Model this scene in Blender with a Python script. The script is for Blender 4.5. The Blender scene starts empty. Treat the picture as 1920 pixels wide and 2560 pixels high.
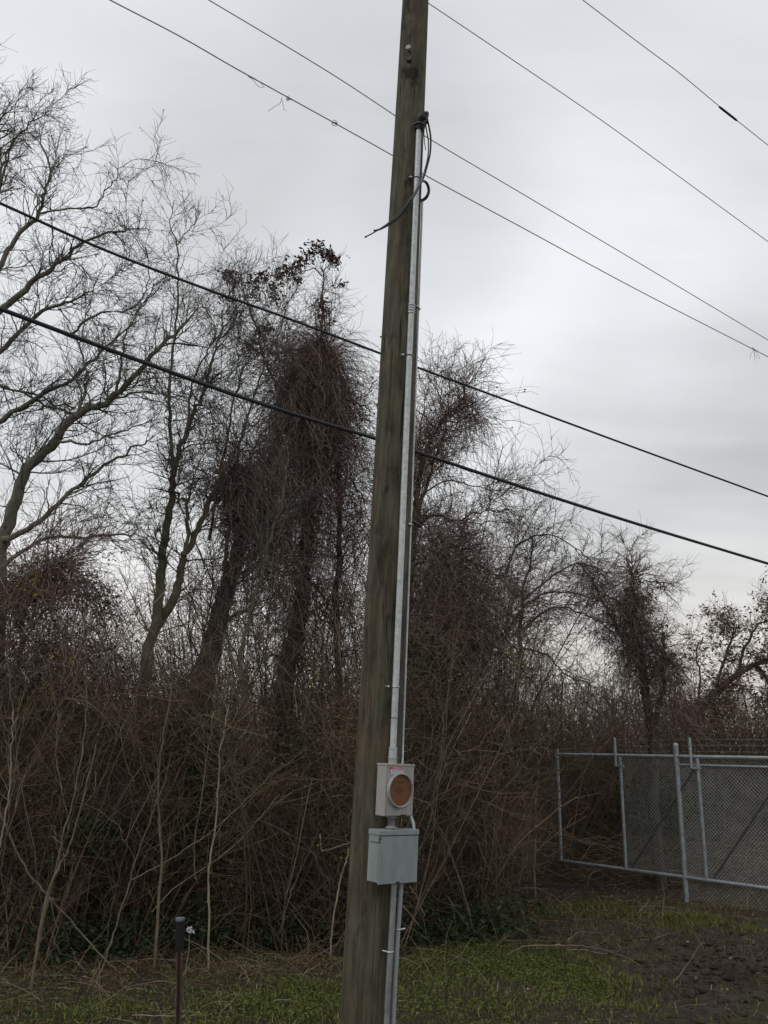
import bpy, bmesh, math
import numpy as np
from mathutils import Matrix, Vector
rng = np.random.default_rng(11)
rad = math.radians
scene = bpy.context.scene
C = scene.collection

# ------------------------------------------------------------------ camera
CAM_H, PITCH, ROLL, FPX = 2.1, 15.6, 1.0, 2143.0       # focal length in pixels of the 1920x2560 photograph
cam_d = bpy.data.cameras.new('camera'); cam = bpy.data.objects.new('camera', cam_d); C.objects.link(cam)
cam_d.sensor_fit = 'VERTICAL'; cam_d.sensor_height = 24.0; cam_d.sensor_width = 18.0
cam_d.lens = FPX / 2560 * 24.0
cam_d.clip_start = 0.05; cam_d.clip_end = 3000
MC = Matrix.Rotation(rad(90 + PITCH), 3, 'X') @ Matrix.Rotation(rad(ROLL), 3, 'Z')
cam.matrix_world = Matrix.Translation((0, 0, CAM_H)) @ MC.to_4x4()
scene.camera = cam
scene.render.resolution_x, scene.render.resolution_y = 768, 1024
scene.render.filter_size = 1.9
scene.cycles.max_bounces = 5
scene.cycles.diffuse_bounces = 3
scene.cycles.transparent_max_bounces = 8

def ray(px, py):
    return (MC @ Vector(((px - 960) / FPX, (1280 - py) / FPX, -1.0))).normalized()
def at(px, py, Y):
    d = ray(px, py); t = Y / d.y
    return Vector((d.x * t, Y, CAM_H + d.z * t))
def on_z(px, py, z=0.0):
    d = ray(px, py); t = (z - CAM_H) / d.z
    return Vector((d.x * t, d.y * t, z))

# ------------------------------------------------------------------ light
scene.view_settings.view_transform = 'Standard'; scene.view_settings.look = 'None'
scene.view_settings.exposure = 0.0; scene.view_settings.gamma = 1.0
SUN_EL, SUN_AZ = rad(52), rad(-118)        # azimuth from +Y, negative to the left; high, left and behind the viewer
world = bpy.data.worlds.new("World"); scene.world = world; world.use_nodes = True
wt = world.node_tree; wn = wt.nodes; wl = wt.links; wn.clear()
def N(t, **k):
    n = wn.new(t)
    for a, b in k.items(): setattr(n, a, b)
    return n
def wmath(op, a, b=None, clamp=False):
    n = N('ShaderNodeMath', operation=op, use_clamp=clamp)
    for i, v in enumerate((a, b)):
        if v is None: continue
        if isinstance(v, (int, float)): n.inputs[i].default_value = v
        else: wl.new(v, n.inputs[i])
    return n.outputs[0]
sky = N('ShaderNodeTexSky', sky_type='NISHITA', sun_disc=False)
sky.sun_elevation = SUN_EL; sky.sun_rotation = SUN_AZ; sky.air_density = 2.0; sky.dust_density = 4.0
tc = N('ShaderNodeTexCoord'); sep = N('ShaderNodeSeparateXYZ'); wl.new(tc.outputs['Generated'], sep.inputs[0])
zz = wmath('ADD', wmath('ABSOLUTE', sep.outputs[2]), 0.22)
comb = N('ShaderNodeCombineXYZ')
wl.new(wmath('DIVIDE', sep.outputs[0], zz), comb.inputs[0]); wl.new(wmath('DIVIDE', sep.outputs[1], zz), comb.inputs[1])
nz1 = N('ShaderNodeTexNoise'); nz1.inputs['Scale'].default_value = 1.1; nz1.inputs['Detail'].default_value = 5; nz1.inputs['Roughness'].default_value = .5
nz2 = N('ShaderNodeTexNoise'); nz2.inputs['Scale'].default_value = 4.0; nz2.inputs['Detail'].default_value = 4; nz2.inputs['Distortion'].default_value = .6
wl.new(comb.outputs[0], nz1.inputs['Vector']); wl.new(comb.outputs[0], nz2.inputs['Vector'])
val = wmath('ADD', wmath('MULTIPLY', wmath('SUBTRACT', nz1.outputs['Fac'], .5), .26), .775)
val = wmath('ADD', val, wmath('MULTIPLY', wmath('SUBTRACT', nz2.outputs['Fac'], .5), .10))
nz3 = N('ShaderNodeTexNoise'); nz3.inputs['Scale'].default_value = 2.2; nz3.inputs['Detail'].default_value = 6; nz3.inputs['Roughness'].default_value = .6; nz3.inputs['Distortion'].default_value = .4
mpz = N('ShaderNodeMapping'); mpz.inputs['Scale'].default_value = (.7, 2.6, 1); mpz.inputs['Rotation'].default_value = (0, 0, .35); wl.new(comb.outputs[0], mpz.inputs['Vector']); wl.new(mpz.outputs[0], nz3.inputs['Vector'])
val = wmath('ADD', val, wmath('MULTIPLY', wmath('SUBTRACT', nz3.outputs['Fac'], .5), .22))
def blob(px, py, size, amt):                # a soft lighter or darker bank of cloud in one direction of the sky
    global val
    d = ray(px, py)
    vm = N('ShaderNodeVectorMath', operation='DOT_PRODUCT'); wl.new(tc.outputs['Generated'], vm.inputs[0]); vm.inputs[1].default_value = d
    mr = N('ShaderNodeMapRange', interpolation_type='SMOOTHERSTEP')
    wl.new(vm.outputs['Value'], mr.inputs['Value'])
    mr.inputs['From Min'].default_value = math.cos(rad(size)); mr.inputs['From Max'].default_value = 1.0
    mr.inputs['To Min'].default_value = 0; mr.inputs['To Max'].default_value = amt
    val = wmath('ADD', val, mr.outputs[0])
for b in ((150, 250, 24, .07), (780, 520, 17, -.13), (1230, 830, 19, .15), (1700, 1230, 16, -.17), (1780, 1600, 12, .15),
          (1400, 1000, 10, .05), (1700, 100, 18, .02), (350, 1650, 16, .14), (1150, 480, 9, -.06), (1880, 850, 9, .06)):
    blob(*b)
mp = N('ShaderNodeMapRange', interpolation_type='SMOOTHSTEP')   # a warm gleam low over the horizon
wl.new(sep.outputs[2], mp.inputs['Value']); mp.inputs['From Min'].default_value = .02; mp.inputs['From Max'].default_value = .32
cool = N('ShaderNodeMix', data_type='RGBA'); wl.new(mp.outputs[0], cool.inputs[0])
cool.inputs[6].default_value = (1.04, 1.0, .93, 1); cool.inputs[7].default_value = (.97, 1.0, 1.03, 1)
vs = N('ShaderNodeVectorMath', operation='SCALE'); wl.new(cool.outputs[2], vs.inputs[0]); wl.new(val, vs.inputs['Scale'])
bg1 = N('ShaderNodeBackground'); wl.new(vs.outputs[0], bg1.inputs[0]); bg1.inputs[1].default_value = 1.0
bg2 = N('ShaderNodeBackground'); wl.new(sky.outputs[0], bg2.inputs[0]); bg2.inputs[1].default_value = 0.08
mixs = N('ShaderNodeMixShader'); mixs.inputs[0].default_value = .93
wl.new(bg2.outputs[0], mixs.inputs[1]); wl.new(bg1.outputs[0], mixs.inputs[2])
wo = N('ShaderNodeOutputWorld'); wl.new(mixs.outputs[0], wo.inputs[0])
sl = bpy.data.lights.new('sun', 'SUN'); sl.energy = 0.5; sl.angle = rad(25); sl.color = (1, .97, .92)
so = bpy.data.objects.new('sun', sl); C.objects.link(so)
sd = Vector((math.sin(SUN_AZ) * math.cos(SUN_EL), math.cos(SUN_AZ) * math.cos(SUN_EL), math.sin(SUN_EL)))
so.rotation_euler = (-sd).to_track_quat('-Z', 'Y').to_euler()

# ------------------------------------------------------------------ materials
def mat(name, build):
    m = bpy.data.materials.new(name); m.use_nodes = True
    nt = m.node_tree; b = nt.nodes['Principled BSDF']; build(nt, b); return m
def nd(nt, t, ins=None, **k):
    n = nt.nodes.new(t)
    for a, b in k.items(): setattr(n, a, b)
    for a, v in (ins or {}).items():
        if hasattr(v, 'is_linked'): nt.links.new(v, n.inputs[a])
        else: n.inputs[a].default_value = v
    return n
def ramp(nt, fac, stops):
    r = nt.nodes.new('ShaderNodeValToRGB'); nt.links.new(fac, r.inputs[0])
    e = r.color_ramp.elements
    while len(e) < len(stops): e.new(.5)
    for i, (p, c) in enumerate(stops):
        e[i].position = p; e[i].color = (*c, 1)
    return r.outputs[0]
def mapped(nt, scale, noise_scale=1.0, detail=4, rough=.55, dist=0.0):
    t = nd(nt, 'ShaderNodeTexCoord'); mpn = nd(nt, 'ShaderNodeMapping', {'Vector': t.outputs['Object'], 'Scale': scale})
    return nd(nt, 'ShaderNodeTexNoise', {'Vector': mpn.outputs[0], 'Scale': noise_scale, 'Detail': detail, 'Roughness': rough, 'Distortion': dist}).outputs['Fac']
def plain(name, col, rough=.6, metal=0.0, var=.12, nscale=30, bump=0.0, spec=.4):
    def f(nt, b):
        n = mapped(nt, (1, 1, 1), nscale)
        lo = tuple(c * (1 - var) for c in col); hi = tuple(min(1, c * (1 + var)) for c in col)
        nt.links.new(ramp(nt, n, [(.3, lo), (.7, hi)]), b.inputs['Base Color'])
        b.inputs['Roughness'].default_value = rough; b.inputs['Metallic'].default_value = metal
        b.inputs['Specular IOR Level'].default_value = spec
        if bump:
            bp = nd(nt, 'ShaderNodeBump', {'Height': n, 'Strength': bump, 'Distance': .003}); nt.links.new(bp.outputs[0], b.inputs['Normal'])
    return mat(name, f)
def twiggy(name, stops, rough=.9, noise=None):       # one colour for each separate twig or leaf, drawn from a range
    def f(nt, b):
        g = nd(nt, 'ShaderNodeNewGeometry')
        col = ramp(nt, g.outputs['Random Per Island'], stops)
        if noise:
            n = mapped(nt, (1, 1, 1), noise)
            mx = nd(nt, 'ShaderNodeMix', {0: 1.0, 6: col, 7: ramp(nt, n, [(.3, (.6, .6, .6)), (.7, (1.25, 1.25, 1.2))])}, data_type='RGBA', blend_type='MULTIPLY')
            col = mx.outputs[2]
        nt.links.new(col, b.inputs['Base Color'])
        b.inputs['Roughness'].default_value = rough; b.inputs['Specular IOR Level'].default_value = .15
    return mat(name, f)
def bark(name, a, b_, c):
    def f(nt, b):
        n = mapped(nt, (6, 6, 1.6), 3.0, 6, .65, .3); n2 = mapped(nt, (1, 1, 1), 1.3, 3)
        col = ramp(nt, n, [(.25, a), (.5, b_), (.78, c)])
        mx = nd(nt, 'ShaderNodeMix', {0: 1.0, 6: col, 7: ramp(nt, n2, [(.3, (.7, .75, .62)), (.7, (1.2, 1.15, 1.1))])}, data_type='RGBA', blend_type='MULTIPLY')
        nt.links.new(mx.outputs[2], b.inputs['Base Color']); b.inputs['Roughness'].default_value = .95
        b.inputs['Specular IOR Level'].default_value = .15
        bp = nd(nt, 'ShaderNodeBump', {'Height': n, 'Strength': .6, 'Distance': .02}); nt.links.new(bp.outputs[0], b.inputs['Normal'])
    return mat(name, f)
M = {}
M['bark_grey'] = bark('bark_grey', (.085, .08, .066), (.16, .152, .13), (.26, .245, .215))
M['bark_dark'] = bark('bark_dark', (.045, .038, .034), (.095, .082, .072), (.16, .14, .12))
M['bark_pale'] = bark('bark_pale', (.09, .085, .06), (.16, .15, .11), (.25, .235, .18))
M['twig_grey'] = twiggy('twig_grey', [(0, (.07, .06, .056)), (.5, (.115, .10, .09)), (1, (.19, .175, .15))])
M['twig_vine'] = twiggy('twig_vine', [(0, (.125, .085, .074)), (.5, (.20, .145, .122)), (1, (.33, .27, .23))])
M['twig_brown'] = twiggy('twig_brown', [(0, (.084, .058, .042)), (.55, (.150, .108, .078)), (.9, (.205, .155, .112)), (.98, (.29, .24, .185)), (1, (.40, .35, .27))], noise=.8)
M['cane'] = twiggy('cane', [(0, (.11, .09, .06)), (.6, (.20, .165, .12)), (1, (.33, .29, .22))], noise=6)
M['pale_cane'] = twiggy('pale_cane', [(0, (.24, .205, .14)), (1, (.38, .34, .25))], noise=5)
M['leaf_dead'] = twiggy('leaf_dead', [(0, (.08, .048, .036)), (.6, (.14, .085, .058)), (.93, (.24, .14, .075)), (1, (.34, .26, .16))])
M['leaf_vine'] = twiggy('leaf_vine', [(0, (.06, .038, .036)), (1, (.15, .085, .07))])
M['leaf_green'] = twiggy('leaf_green', [(0, (.04, .065, .022)), (.6, (.07, .105, .035)), (1, (.15, .17, .055))])
M['leaf_ivy'] = twiggy('leaf_ivy', [(0, (.022, .036, .018)), (.7, (.04, .062, .030)), (1, (.07, .10, .045))])
M['leaf_yellow'] = twiggy('leaf_yellow', [(0, (.18, .16, .035)), (.7, (.36, .28, .05)), (1, (.55, .38, .07))])
M['seed'] = twiggy('seed', [(0, (.03, .025, .02)), (1, (.08, .07, .06))])
M['grass'] = twiggy('grass', [(0, (.060, .062, .020)), (.5, (.115, .128, .030)), (.85, (.175, .19, .042)), (.92, (.22, .19, .10)), (1, (.36, .31, .20))])
M['clover'] = twiggy('clover', [(0, (.055, .07, .020)), (.6, (.095, .128, .030)), (1, (.15, .19, .048))])
M['straw'] = twiggy('straw', [(0, (.10, .068, .042)), (.7, (.19, .135, .085)), (1, (.42, .35, .24))])

def f_pole(nt, b):
    def mul(c, d): return nd(nt, 'ShaderNodeMix', {0: 1.0, 6: c, 7: d}, data_type='RGBA', blend_type='MULTIPLY').outputs[2]
    n = mapped(nt, (9, 9, .8), 3.0, 8, .7, .25); hue = mapped(nt, (5, 5, 1.6), 1.3, 5, .6, .3); big = mapped(nt, (6, 6, 2.2), 1.6, 6, .65, .5)
    grain = mapped(nt, (60, 60, 1.6), 3.0, 6, .7, .4); knots = mapped(nt, (5, 5, 3.0), 1.5, 3, .5); pale = mapped(nt, (14, 14, 2.4), 1.2, 4, .6)
    brown = ramp(nt, n, [(.30, (.050, .040, .029)), (.46, (.090, .074, .053)), (.60, (.132, .110, .080)), (.78, (.21, .178, .13))])
    green = ramp(nt, n, [(.30, (.050, .050, .034)), (.46, (.092, .090, .064)), (.60, (.130, .126, .092)), (.78, (.20, .19, .145))])
    c = nd(nt, 'ShaderNodeMix', {0: ramp(nt, hue, [(.42, (0, 0, 0)), (.58, (1, 1, 1))]), 6: green, 7: brown}, data_type='RGBA').outputs[2]
    c = mul(c, ramp(nt, big, [(.34, (.48, .48, .46)), (.46, (.88, .88, .86)), (.60, (1.1, 1.08, 1.04)), (.70, (1.35, 1.26, 1.15))]))
    c = mul(c, ramp(nt, grain, [(.3, (.66, .66, .66)), (.5, (1, 1, 1)), (.75, (1.3, 1.26, 1.2))]))
    c = mul(c, ramp(nt, knots, [(.29, (.32, .30, .30)), (.37, (1, 1, 1))]))
    c = mul(c, ramp(nt, pale, [(.64, (1, 1, 1)), (.73, (1.7, 1.6, 1.4))]))
    crack = ramp(nt, mapped(nt, (34, 34, .9), 1.0, 3, .5, .2), [(.315, (.30, .29, .28)), (.345, (1, 1, 1))]); c = mul(c, crack)
    nt.links.new(c, b.inputs['Base Color']); b.inputs['Roughness'].default_value = .85
    b.inputs['Specular IOR Level'].default_value = .2
    bp = nd(nt, 'ShaderNodeBump', {'Height': grain, 'Strength': .9, 'Distance': .008})
    bp2 = nd(nt, 'ShaderNodeBump', {'Height': big, 'Strength': .5, 'Distance': .01, 'Normal': bp.outputs[0]}); nt.links.new(bp2.outputs[0], b.inputs['Normal'])
M['pole'] = mat('pole_wood', f_pole)
M['galv'] = plain('galvanised', (.50, .53, .535), .38, .25, .22, 35)
M['galv_dull'] = plain('galvanised_dull', (.30, .32, .33), .55, .6, .25, 16)
M['galv_bright'] = plain('galvanised_bright', (.52, .54, .55), .3, .8, .12, 40)
M['gate_steel'] = plain('gate_steel', (.34, .38, .40), .5, .45, .22, 14)
M['fabric_wire'] = plain('fabric_wire', (.39, .41, .40), .6, 0, .3, 5)
M['brace_dark'] = plain('brace_dark', (.10, .105, .105), .6, .2, .2, 14)
M['pvc'] = plain('grey_pvc', (.30, .32, .33), .5, 0, .12, 30)
M['pvc_pale'] = plain('pale_pvc', (.50, .53, .55), .5, 0, .08, 30)
def f_box(col):
    def f(nt, b):
        n = mapped(nt, (1, 1, 1), 700, 2); g = mapped(nt, (8, 8, 3), 2.5, 5)
        c1 = ramp(nt, n, [(.3, tuple(c * .88 for c in col)), (.7, tuple(c * 1.12 for c in col))])
        mx = nd(nt, 'ShaderNodeMix', {0: 1.0, 6: c1, 7: ramp(nt, g, [(.3, (.86, .85, .82)), (.6, (1.04, 1.04, 1.04))])}, data_type='RGBA', blend_type='MULTIPLY')
        nt.links.new(mx.outputs[2], b.inputs['Base Color']); b.inputs['Roughness'].default_value = .5
    return f
M['meter_grey'] = mat('meter_grey', f_box((.34, .335, .32)))
M['box_grey'] = mat('box_grey', f_box((.255, .295, .295)))
M['cardboard'] = plain('cardboard', (.165, .072, .032), .8, 0, .12, 60)
M['print_dark'] = plain('print_dark', (.09, .045, .022), .8, 0, .1, 60)
M['seam'] = plain('seam_dark', (.03, .033, .033), .8, 0, .1, 60)
M['red'] = plain('label_red', (.50, .07, .08), .5, 0, .1, 60)
M['white'] = plain('label_white', (.62, .62, .68), .5, 0, .06, 60)
M['inkblue'] = plain('label_ink', (.30, .30, .40), .6, 0, .06, 60)
M['rubber'] = plain('black_rubber', (.008, .008, .009), .5, 0, .3, 30)
M['cable'] = plain('cable_black', (.022, .023, .027), .5, 0, .2, 30)
M['cable_grey'] = plain('cable_grey', (.10, .115, .12), .45, 0, .2, 30)
M['line_wire'] = plain('line_wire', (.36, .36, .37), .5, .3, .15, 30)
M['bare'] = plain('bare_wire', (.18, .18, .19), .5, .4, .2, 30)
M['cap_grey'] = plain('cap_grey', (.13, .145, .17), .5, 0, .3, 40)
def f_rust(nt, b):
    n = mapped(nt, (1, 1, .6), 40, 5)
    nt.links.new(ramp(nt, n, [(.35, (.05, .026, .018)), (.55, (.11, .048, .028)), (.7, (.19, .08, .042))]), b.inputs['Base Color'])
    b.inputs['Roughness'].default_value = .85
M['rust'] = mat('rusty_steel', f_rust)
M['rust_dark'] = plain('rust_dark', (.012, .010, .012), .8, 0, .4, 40)
M['paper'] = plain('white_paper', (.62, .62, .64), .8, 0, .15, 60)
def f_ground(nt, b):
    n1 = mapped(nt, (1, 1, 1), .9, 5, .6, .4); n2 = mapped(nt, (1, 1, 1), 9, 7, .7); n3 = mapped(nt, (1, 1, 1), 60, 4, .7)
    mud = ramp(nt, n2, [(.3, (.024, .017, .012)), (.5, (.060, .044, .033)), (.66, (.105, .080, .060)), (.8, (.17, .135, .105))])
    moss = ramp(nt, n2, [(.3, (.030, .030, .014)), (.55, (.060, .062, .024)), (.75, (.095, .095, .036))])
    mx = nd(nt, 'ShaderNodeMix', {0: ramp(nt, n1, [(.50, (0, 0, 0)), (.62, (1, 1, 1))]), 6: mud, 7: moss}, data_type='RGBA')
    m2 = nd(nt, 'ShaderNodeMix', {0: 1.0, 6: mx.outputs[2], 7: ramp(nt, n3, [(.3, (.6, .6, .6)), (.7, (1.3, 1.3, 1.3))])}, data_type='RGBA', blend_type='MULTIPLY')
    nt.links.new(m2.outputs[2], b.inputs['Base Color']); b.inputs['Roughness'].default_value = .8; b.inputs['Specular IOR Level'].default_value = .3
    bp = nd(nt, 'ShaderNodeBump', {'Height': n2, 'Strength': 1.0, 'Distance': .10})
    bp2 = nd(nt, 'ShaderNodeBump', {'Height': n3, 'Strength': .7, 'Distance': .012, 'Normal': bp.outputs[0]})
    nt.links.new(bp2.outputs[0], b.inputs['Normal'])
M['ground'] = mat('mud_and_moss', f_ground)

# ------------------------------------------------------------------ object helpers
def thing(name, label, cat, loc=(0, 0, 0), rot=None, group=None):
    o = bpy.data.objects.new(name, None); C.objects.link(o); o.empty_display_size = .1
    o.matrix_world = Matrix.Translation(loc) @ (rot.to_4x4() if rot else Matrix.Identity(4))
    o['label'] = label; o['category'] = cat
    if group: o['group'] = group
    return o
def link(name, me, m, parent=None, label=None):
    o = bpy.data.objects.new(name, me); C.objects.link(o)
    if m is not None and not me.materials: me.materials.append(m)
    if parent is not None: o.parent = parent
    if label: o['label'] = label
    return o
def npmesh(name, V, F, smooth=False):
    """V (n,3); F list of (m,k) index arrays, k = 3 or 4"""
    me = bpy.data.meshes.new(name); V = np.ascontiguousarray(V, np.float32)
    F = [f for f in F if len(f)]
    me.vertices.add(len(V)); me.vertices.foreach_set('co', V.ravel())
    idx = np.concatenate([f.ravel() for f in F]).astype(np.int32)
    tot = np.concatenate([np.full(len(f), f.shape[1]) for f in F]); st = np.concatenate([[0], np.cumsum(tot)[:-1]]).astype(np.int32)
    me.loops.add(len(idx)); me.loops.foreach_set('vertex_index', idx)
    me.polygons.add(len(st)); me.polygons.foreach_set('loop_start', st)
    me.update(calc_edges=True)
    if smooth: me.polygons.foreach_set('use_smooth', np.ones(len(st), bool))
    return me
def norm(a): return a / np.maximum(np.linalg.norm(a, axis=-1, keepdims=True), 1e-9)
def tubes(groups, sides=3):
    """groups: list of (P (m,n,3), R (m,n)) -> V, [F]"""
    Vs, Fs, off = [], [], 0
    for P, R in groups:
        if len(P) == 0: continue
        m, n, _ = P.shape
        T = np.empty_like(P); T[:, 1:-1] = P[:, 2:] - P[:, :-2]; T[:, 0] = P[:, 1] - P[:, 0]; T[:, -1] = P[:, -1] - P[:, -2]
        T = norm(T); mt = norm(P[:, -1] - P[:, 0])
        ref = np.where(np.abs(mt[:, 2:3]) > .8, np.array([[1., 0, 0]]), np.array([[0, 0, 1.]]))[:, None, :]
        A = norm(np.cross(T, np.broadcast_to(ref, T.shape))); B = np.cross(T, A)
        a = np.arange(sides) * 2 * math.pi / sides
        V = P[:, :, None] + R[:, :, None, None] * (A[:, :, None] * np.cos(a)[None, None, :, None] + B[:, :, None] * np.sin(a)[None, None, :, None])
        Vs.append(V.reshape(-1, 3))
        i = off + (np.arange(m)[:, None, None] * n + np.arange(n - 1)[None, :, None]) * sides
        k = np.arange(sides)[None, None]; k2 = (k + 1) % sides
        Fs.append(np.stack([i + k, i + k2, i + sides + k2, i + sides + k], -1).reshape(-1, 4))
        off += m * n * sides
    return np.concatenate(Vs), Fs
def tube_obj(name, groups, m, parent=None, sides=3, label=None):
    V, F = tubes(groups, sides)
    return link(name, npmesh(name, V, F, sides > 3), m, parent, label)
def resample(pts, n):
    P = np.array(pts, float); k = len(P)
    if k == 2: return P[0] + (P[1] - P[0]) * np.linspace(0, 1, n)[:, None]
    Q = np.vstack([2 * P[0] - P[1], P, 2 * P[-1] - P[-2]])
    s = np.linspace(0, k - 1 - 1e-6, n); i = s.astype(int); t = (s - i)[:, None]
    a, b, c, d = Q[i], Q[i + 1], Q[i + 2], Q[i + 3]
    return .5 * (2 * b + (c - a) * t + (2 * a - 5 * b + 4 * c - d) * t ** 2 + (3 * b - a - 3 * c + d) * t ** 3)
def limb(pxs, Y, r0, r1, n=24, ydrift=0.0, jit=.012, ground=False):
    """a limb followed through points seen at distance Y (Y may drift along it)"""
    k = len(pxs)
    pts = [at(x, y, Y + ydrift * i / (k - 1)) for i, (x, y) in enumerate(pxs)]
    if ground:
        b = pts[0]; t = (pts[0] - pts[1]).normalized(); pts = [Vector((b.x + t.x * .3 * b.z, b.y, -.1))] + pts
    P = resample(pts, n)
    P += rng.normal(0, jit, P.shape) * np.linspace(1, 1.4, n)[:, None]
    return P[None], (r0 + (r1 - r0) * np.linspace(0, 1, n) ** .85)[None]
def grow(groups, count, L, ang, n=5, wob=.25, trop=0.05, rs=.55, rmin=.0035, tlo=.15, rcap=.05, grav=None):
    lens = [np.linalg.norm(np.diff(P, axis=1), axis=2).sum(1) for P, R in groups]
    w = np.concatenate(lens); w = w / w.sum()
    gid = np.concatenate([np.full(len(P), g) for g, (P, R) in enumerate(groups)]); lid = np.concatenate([np.arange(len(P)) for P, R in groups])
    pick = rng.choice(len(w), count, p=w)
    base = np.empty((count, 3)); tan = np.empty((count, 3)); r0 = np.empty(count)
    for g, (P, R) in enumerate(groups):
        s = np.where(gid[pick] == g)[0]
        if len(s) == 0: continue
        l = lid[pick[s]]; t = (tlo + (1 - tlo) * rng.random(len(s)) ** .85) * (P.shape[1] - 1.001)
        i = t.astype(int); f = (t - i)[:, None]
        base[s] = P[l, i] * (1 - f) + P[l, i + 1] * f; tan[s] = norm(P[l, i + 1] - P[l, i]); r0[s] = R[l, i]
    perp = norm(np.cross(tan, rng.normal(size=(count, 3))))
    a = np.radians(rng.uniform(ang[0], ang[1], count))[:, None]
    d = norm(tan * np.cos(a) + perp * np.sin(a))
    ln = rng.uniform(L[0], L[1], count)
    P = np.empty((count, n, 3)); P[:, 0] = base
    up = np.array([0, 0, 1.0])
    for k in range(1, n):
        d = norm(d + rng.normal(0, wob, (count, 3)) + up * (trop if grav is None else (trop + grav * k)))
        P[:, k] = P[:, k - 1] + d * (ln / (n - 1))[:, None]
    rr = np.clip(r0 * rs * rng.uniform(.6, 1.1, count), rmin, rcap)
    R = rr[:, None] * np.linspace(1, .45, n)[None]; R = np.maximum(R, rmin * .6)
    return P, R
def leaves(centres, size, flat=.3, jitter=.03, per=1):
    """small pointed leaf faces at given centres"""
    c = np.repeat(centres, per, 0) + rng.normal(0, jitter, (len(centres) * per, 3))
    m = len(c); s = rng.uniform(size[0], size[1], m)[:, None]
    a = norm(rng.normal(size=(m, 3)) * np.array([1, 1, 1 - flat])); b = norm(np.cross(a, rng.normal(size=(m, 3)))); nrm = np.cross(a, b)
    V = np.stack([c - a * s, c + b * s * .45 - nrm * s * .12, c + a * s, c - b * s * .45 - nrm * s * .12], 1).reshape(-1, 3)
    return V, [np.arange(m * 4).reshape(-1, 4)]
def leaf_obj(name, centres, size, m, parent=None, **k):
    V, F = leaves(centres, size, **k); return link(name, npmesh(name, V, F), m, parent)
def ends(groups, count, tlo=.5):
    P = groups[rng.integers(len(groups))][0] if len(groups) == 1 else None
    out = []
    for g, (P, R) in enumerate(groups):
        c = int(count * len(P) / sum(len(q[0]) for q in groups))
        l = rng.integers(len(P), size=c); t = (tlo + (1 - tlo) * rng.random(c)) * (P.shape[1] - 1.001); i = t.astype(int); f = (t - i)[:, None]
        out.append(P[l, i] * (1 - f) + P[l, i + 1] * f)
    return np.concatenate(out)

# hard-surface helpers (bmesh)
def bm_box(bm, lo, hi, bev=0.0):
    r = bmesh.ops.create_cube(bm, size=1.0)
    lo = Vector(lo); hi = Vector(hi); s = hi - lo
    for v in r['verts']: v.co = Vector((v.co.x * s.x, v.co.y * s.y, v.co.z * s.z)) + (lo + hi) / 2
    if bev:
        es = list({e for v in r['verts'] for e in v.link_edges})
        bmesh.ops.bevel(bm, geom=es, offset=bev, segments=2, profile=.6, affect='EDGES')
def bm_cyl(bm, p0, p1, r0, r1=None, seg=16):
    p0 = Vector(p0); p1 = Vector(p1); r1 = r0 if r1 is None else r1
    q = (p1 - p0).to_track_quat('Z', 'Y').to_matrix().to_4x4()
    bmesh.ops.create_cone(bm, cap_ends=True, segments=seg, radius1=r0, radius2=r1, depth=(p1 - p0).length,
                          matrix=Matrix.Translation((p0 + p1) / 2) @ q)
def bm_lathe(bm, prof, mtx=Matrix.Identity(4), seg=32):
    """prof: (radius, z) pairs revolved about local z"""
    rings = []
    for r, z in prof:
        rings.append([bm.verts.new(mtx @ Vector((r * math.cos(2 * math.pi * i / seg), r * math.sin(2 * math.pi * i / seg), z))) for i in range(seg)])
    for a, b in zip(rings, rings[1:]):
        for i in range(seg): bm.faces.new((a[i], a[(i + 1) % seg], b[(i + 1) % seg], b[i]))
    return rings
def bm_tube(bm, pts, r, seg=10, n=None):
    P = resample([tuple(p) for p in pts], n or max(8, len(pts) * 5)); r = np.broadcast_to(r, len(P)) if np.ndim(r) == 0 else np.interp(np.linspace(0, 1, len(P)), np.linspace(0, 1, len(r)), r)
    V, F = tubes([(P[None], np.array(r)[None])], seg)
    vs = [bm.verts.new(v) for v in V]
    for f in F[0]: bm.faces.new([vs[i] for i in f])
    bm.faces.new(vs[:seg][::-1]); bm.faces.new(vs[-seg:])
def bobj(name, bm, m, parent=None, smooth=False, label=None):
    bmesh.ops.recalc_face_normals(bm, faces=bm.faces)
    me = bpy.data.meshes.new(name); bm.to_mesh(me); bm.free()
    if smooth:
        for p in me.polygons: p.use_smooth = True
        me.set_sharp_from_angle(angle=rad(40))
    return link(name, me, m, parent, label)
def tag(o, label, cat, group=None, kind=None):
    if label: o['label'] = label
    if cat: o['category'] = cat
    if group: o['group'] = group
    if kind: o['kind'] = kind
    return o

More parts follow.
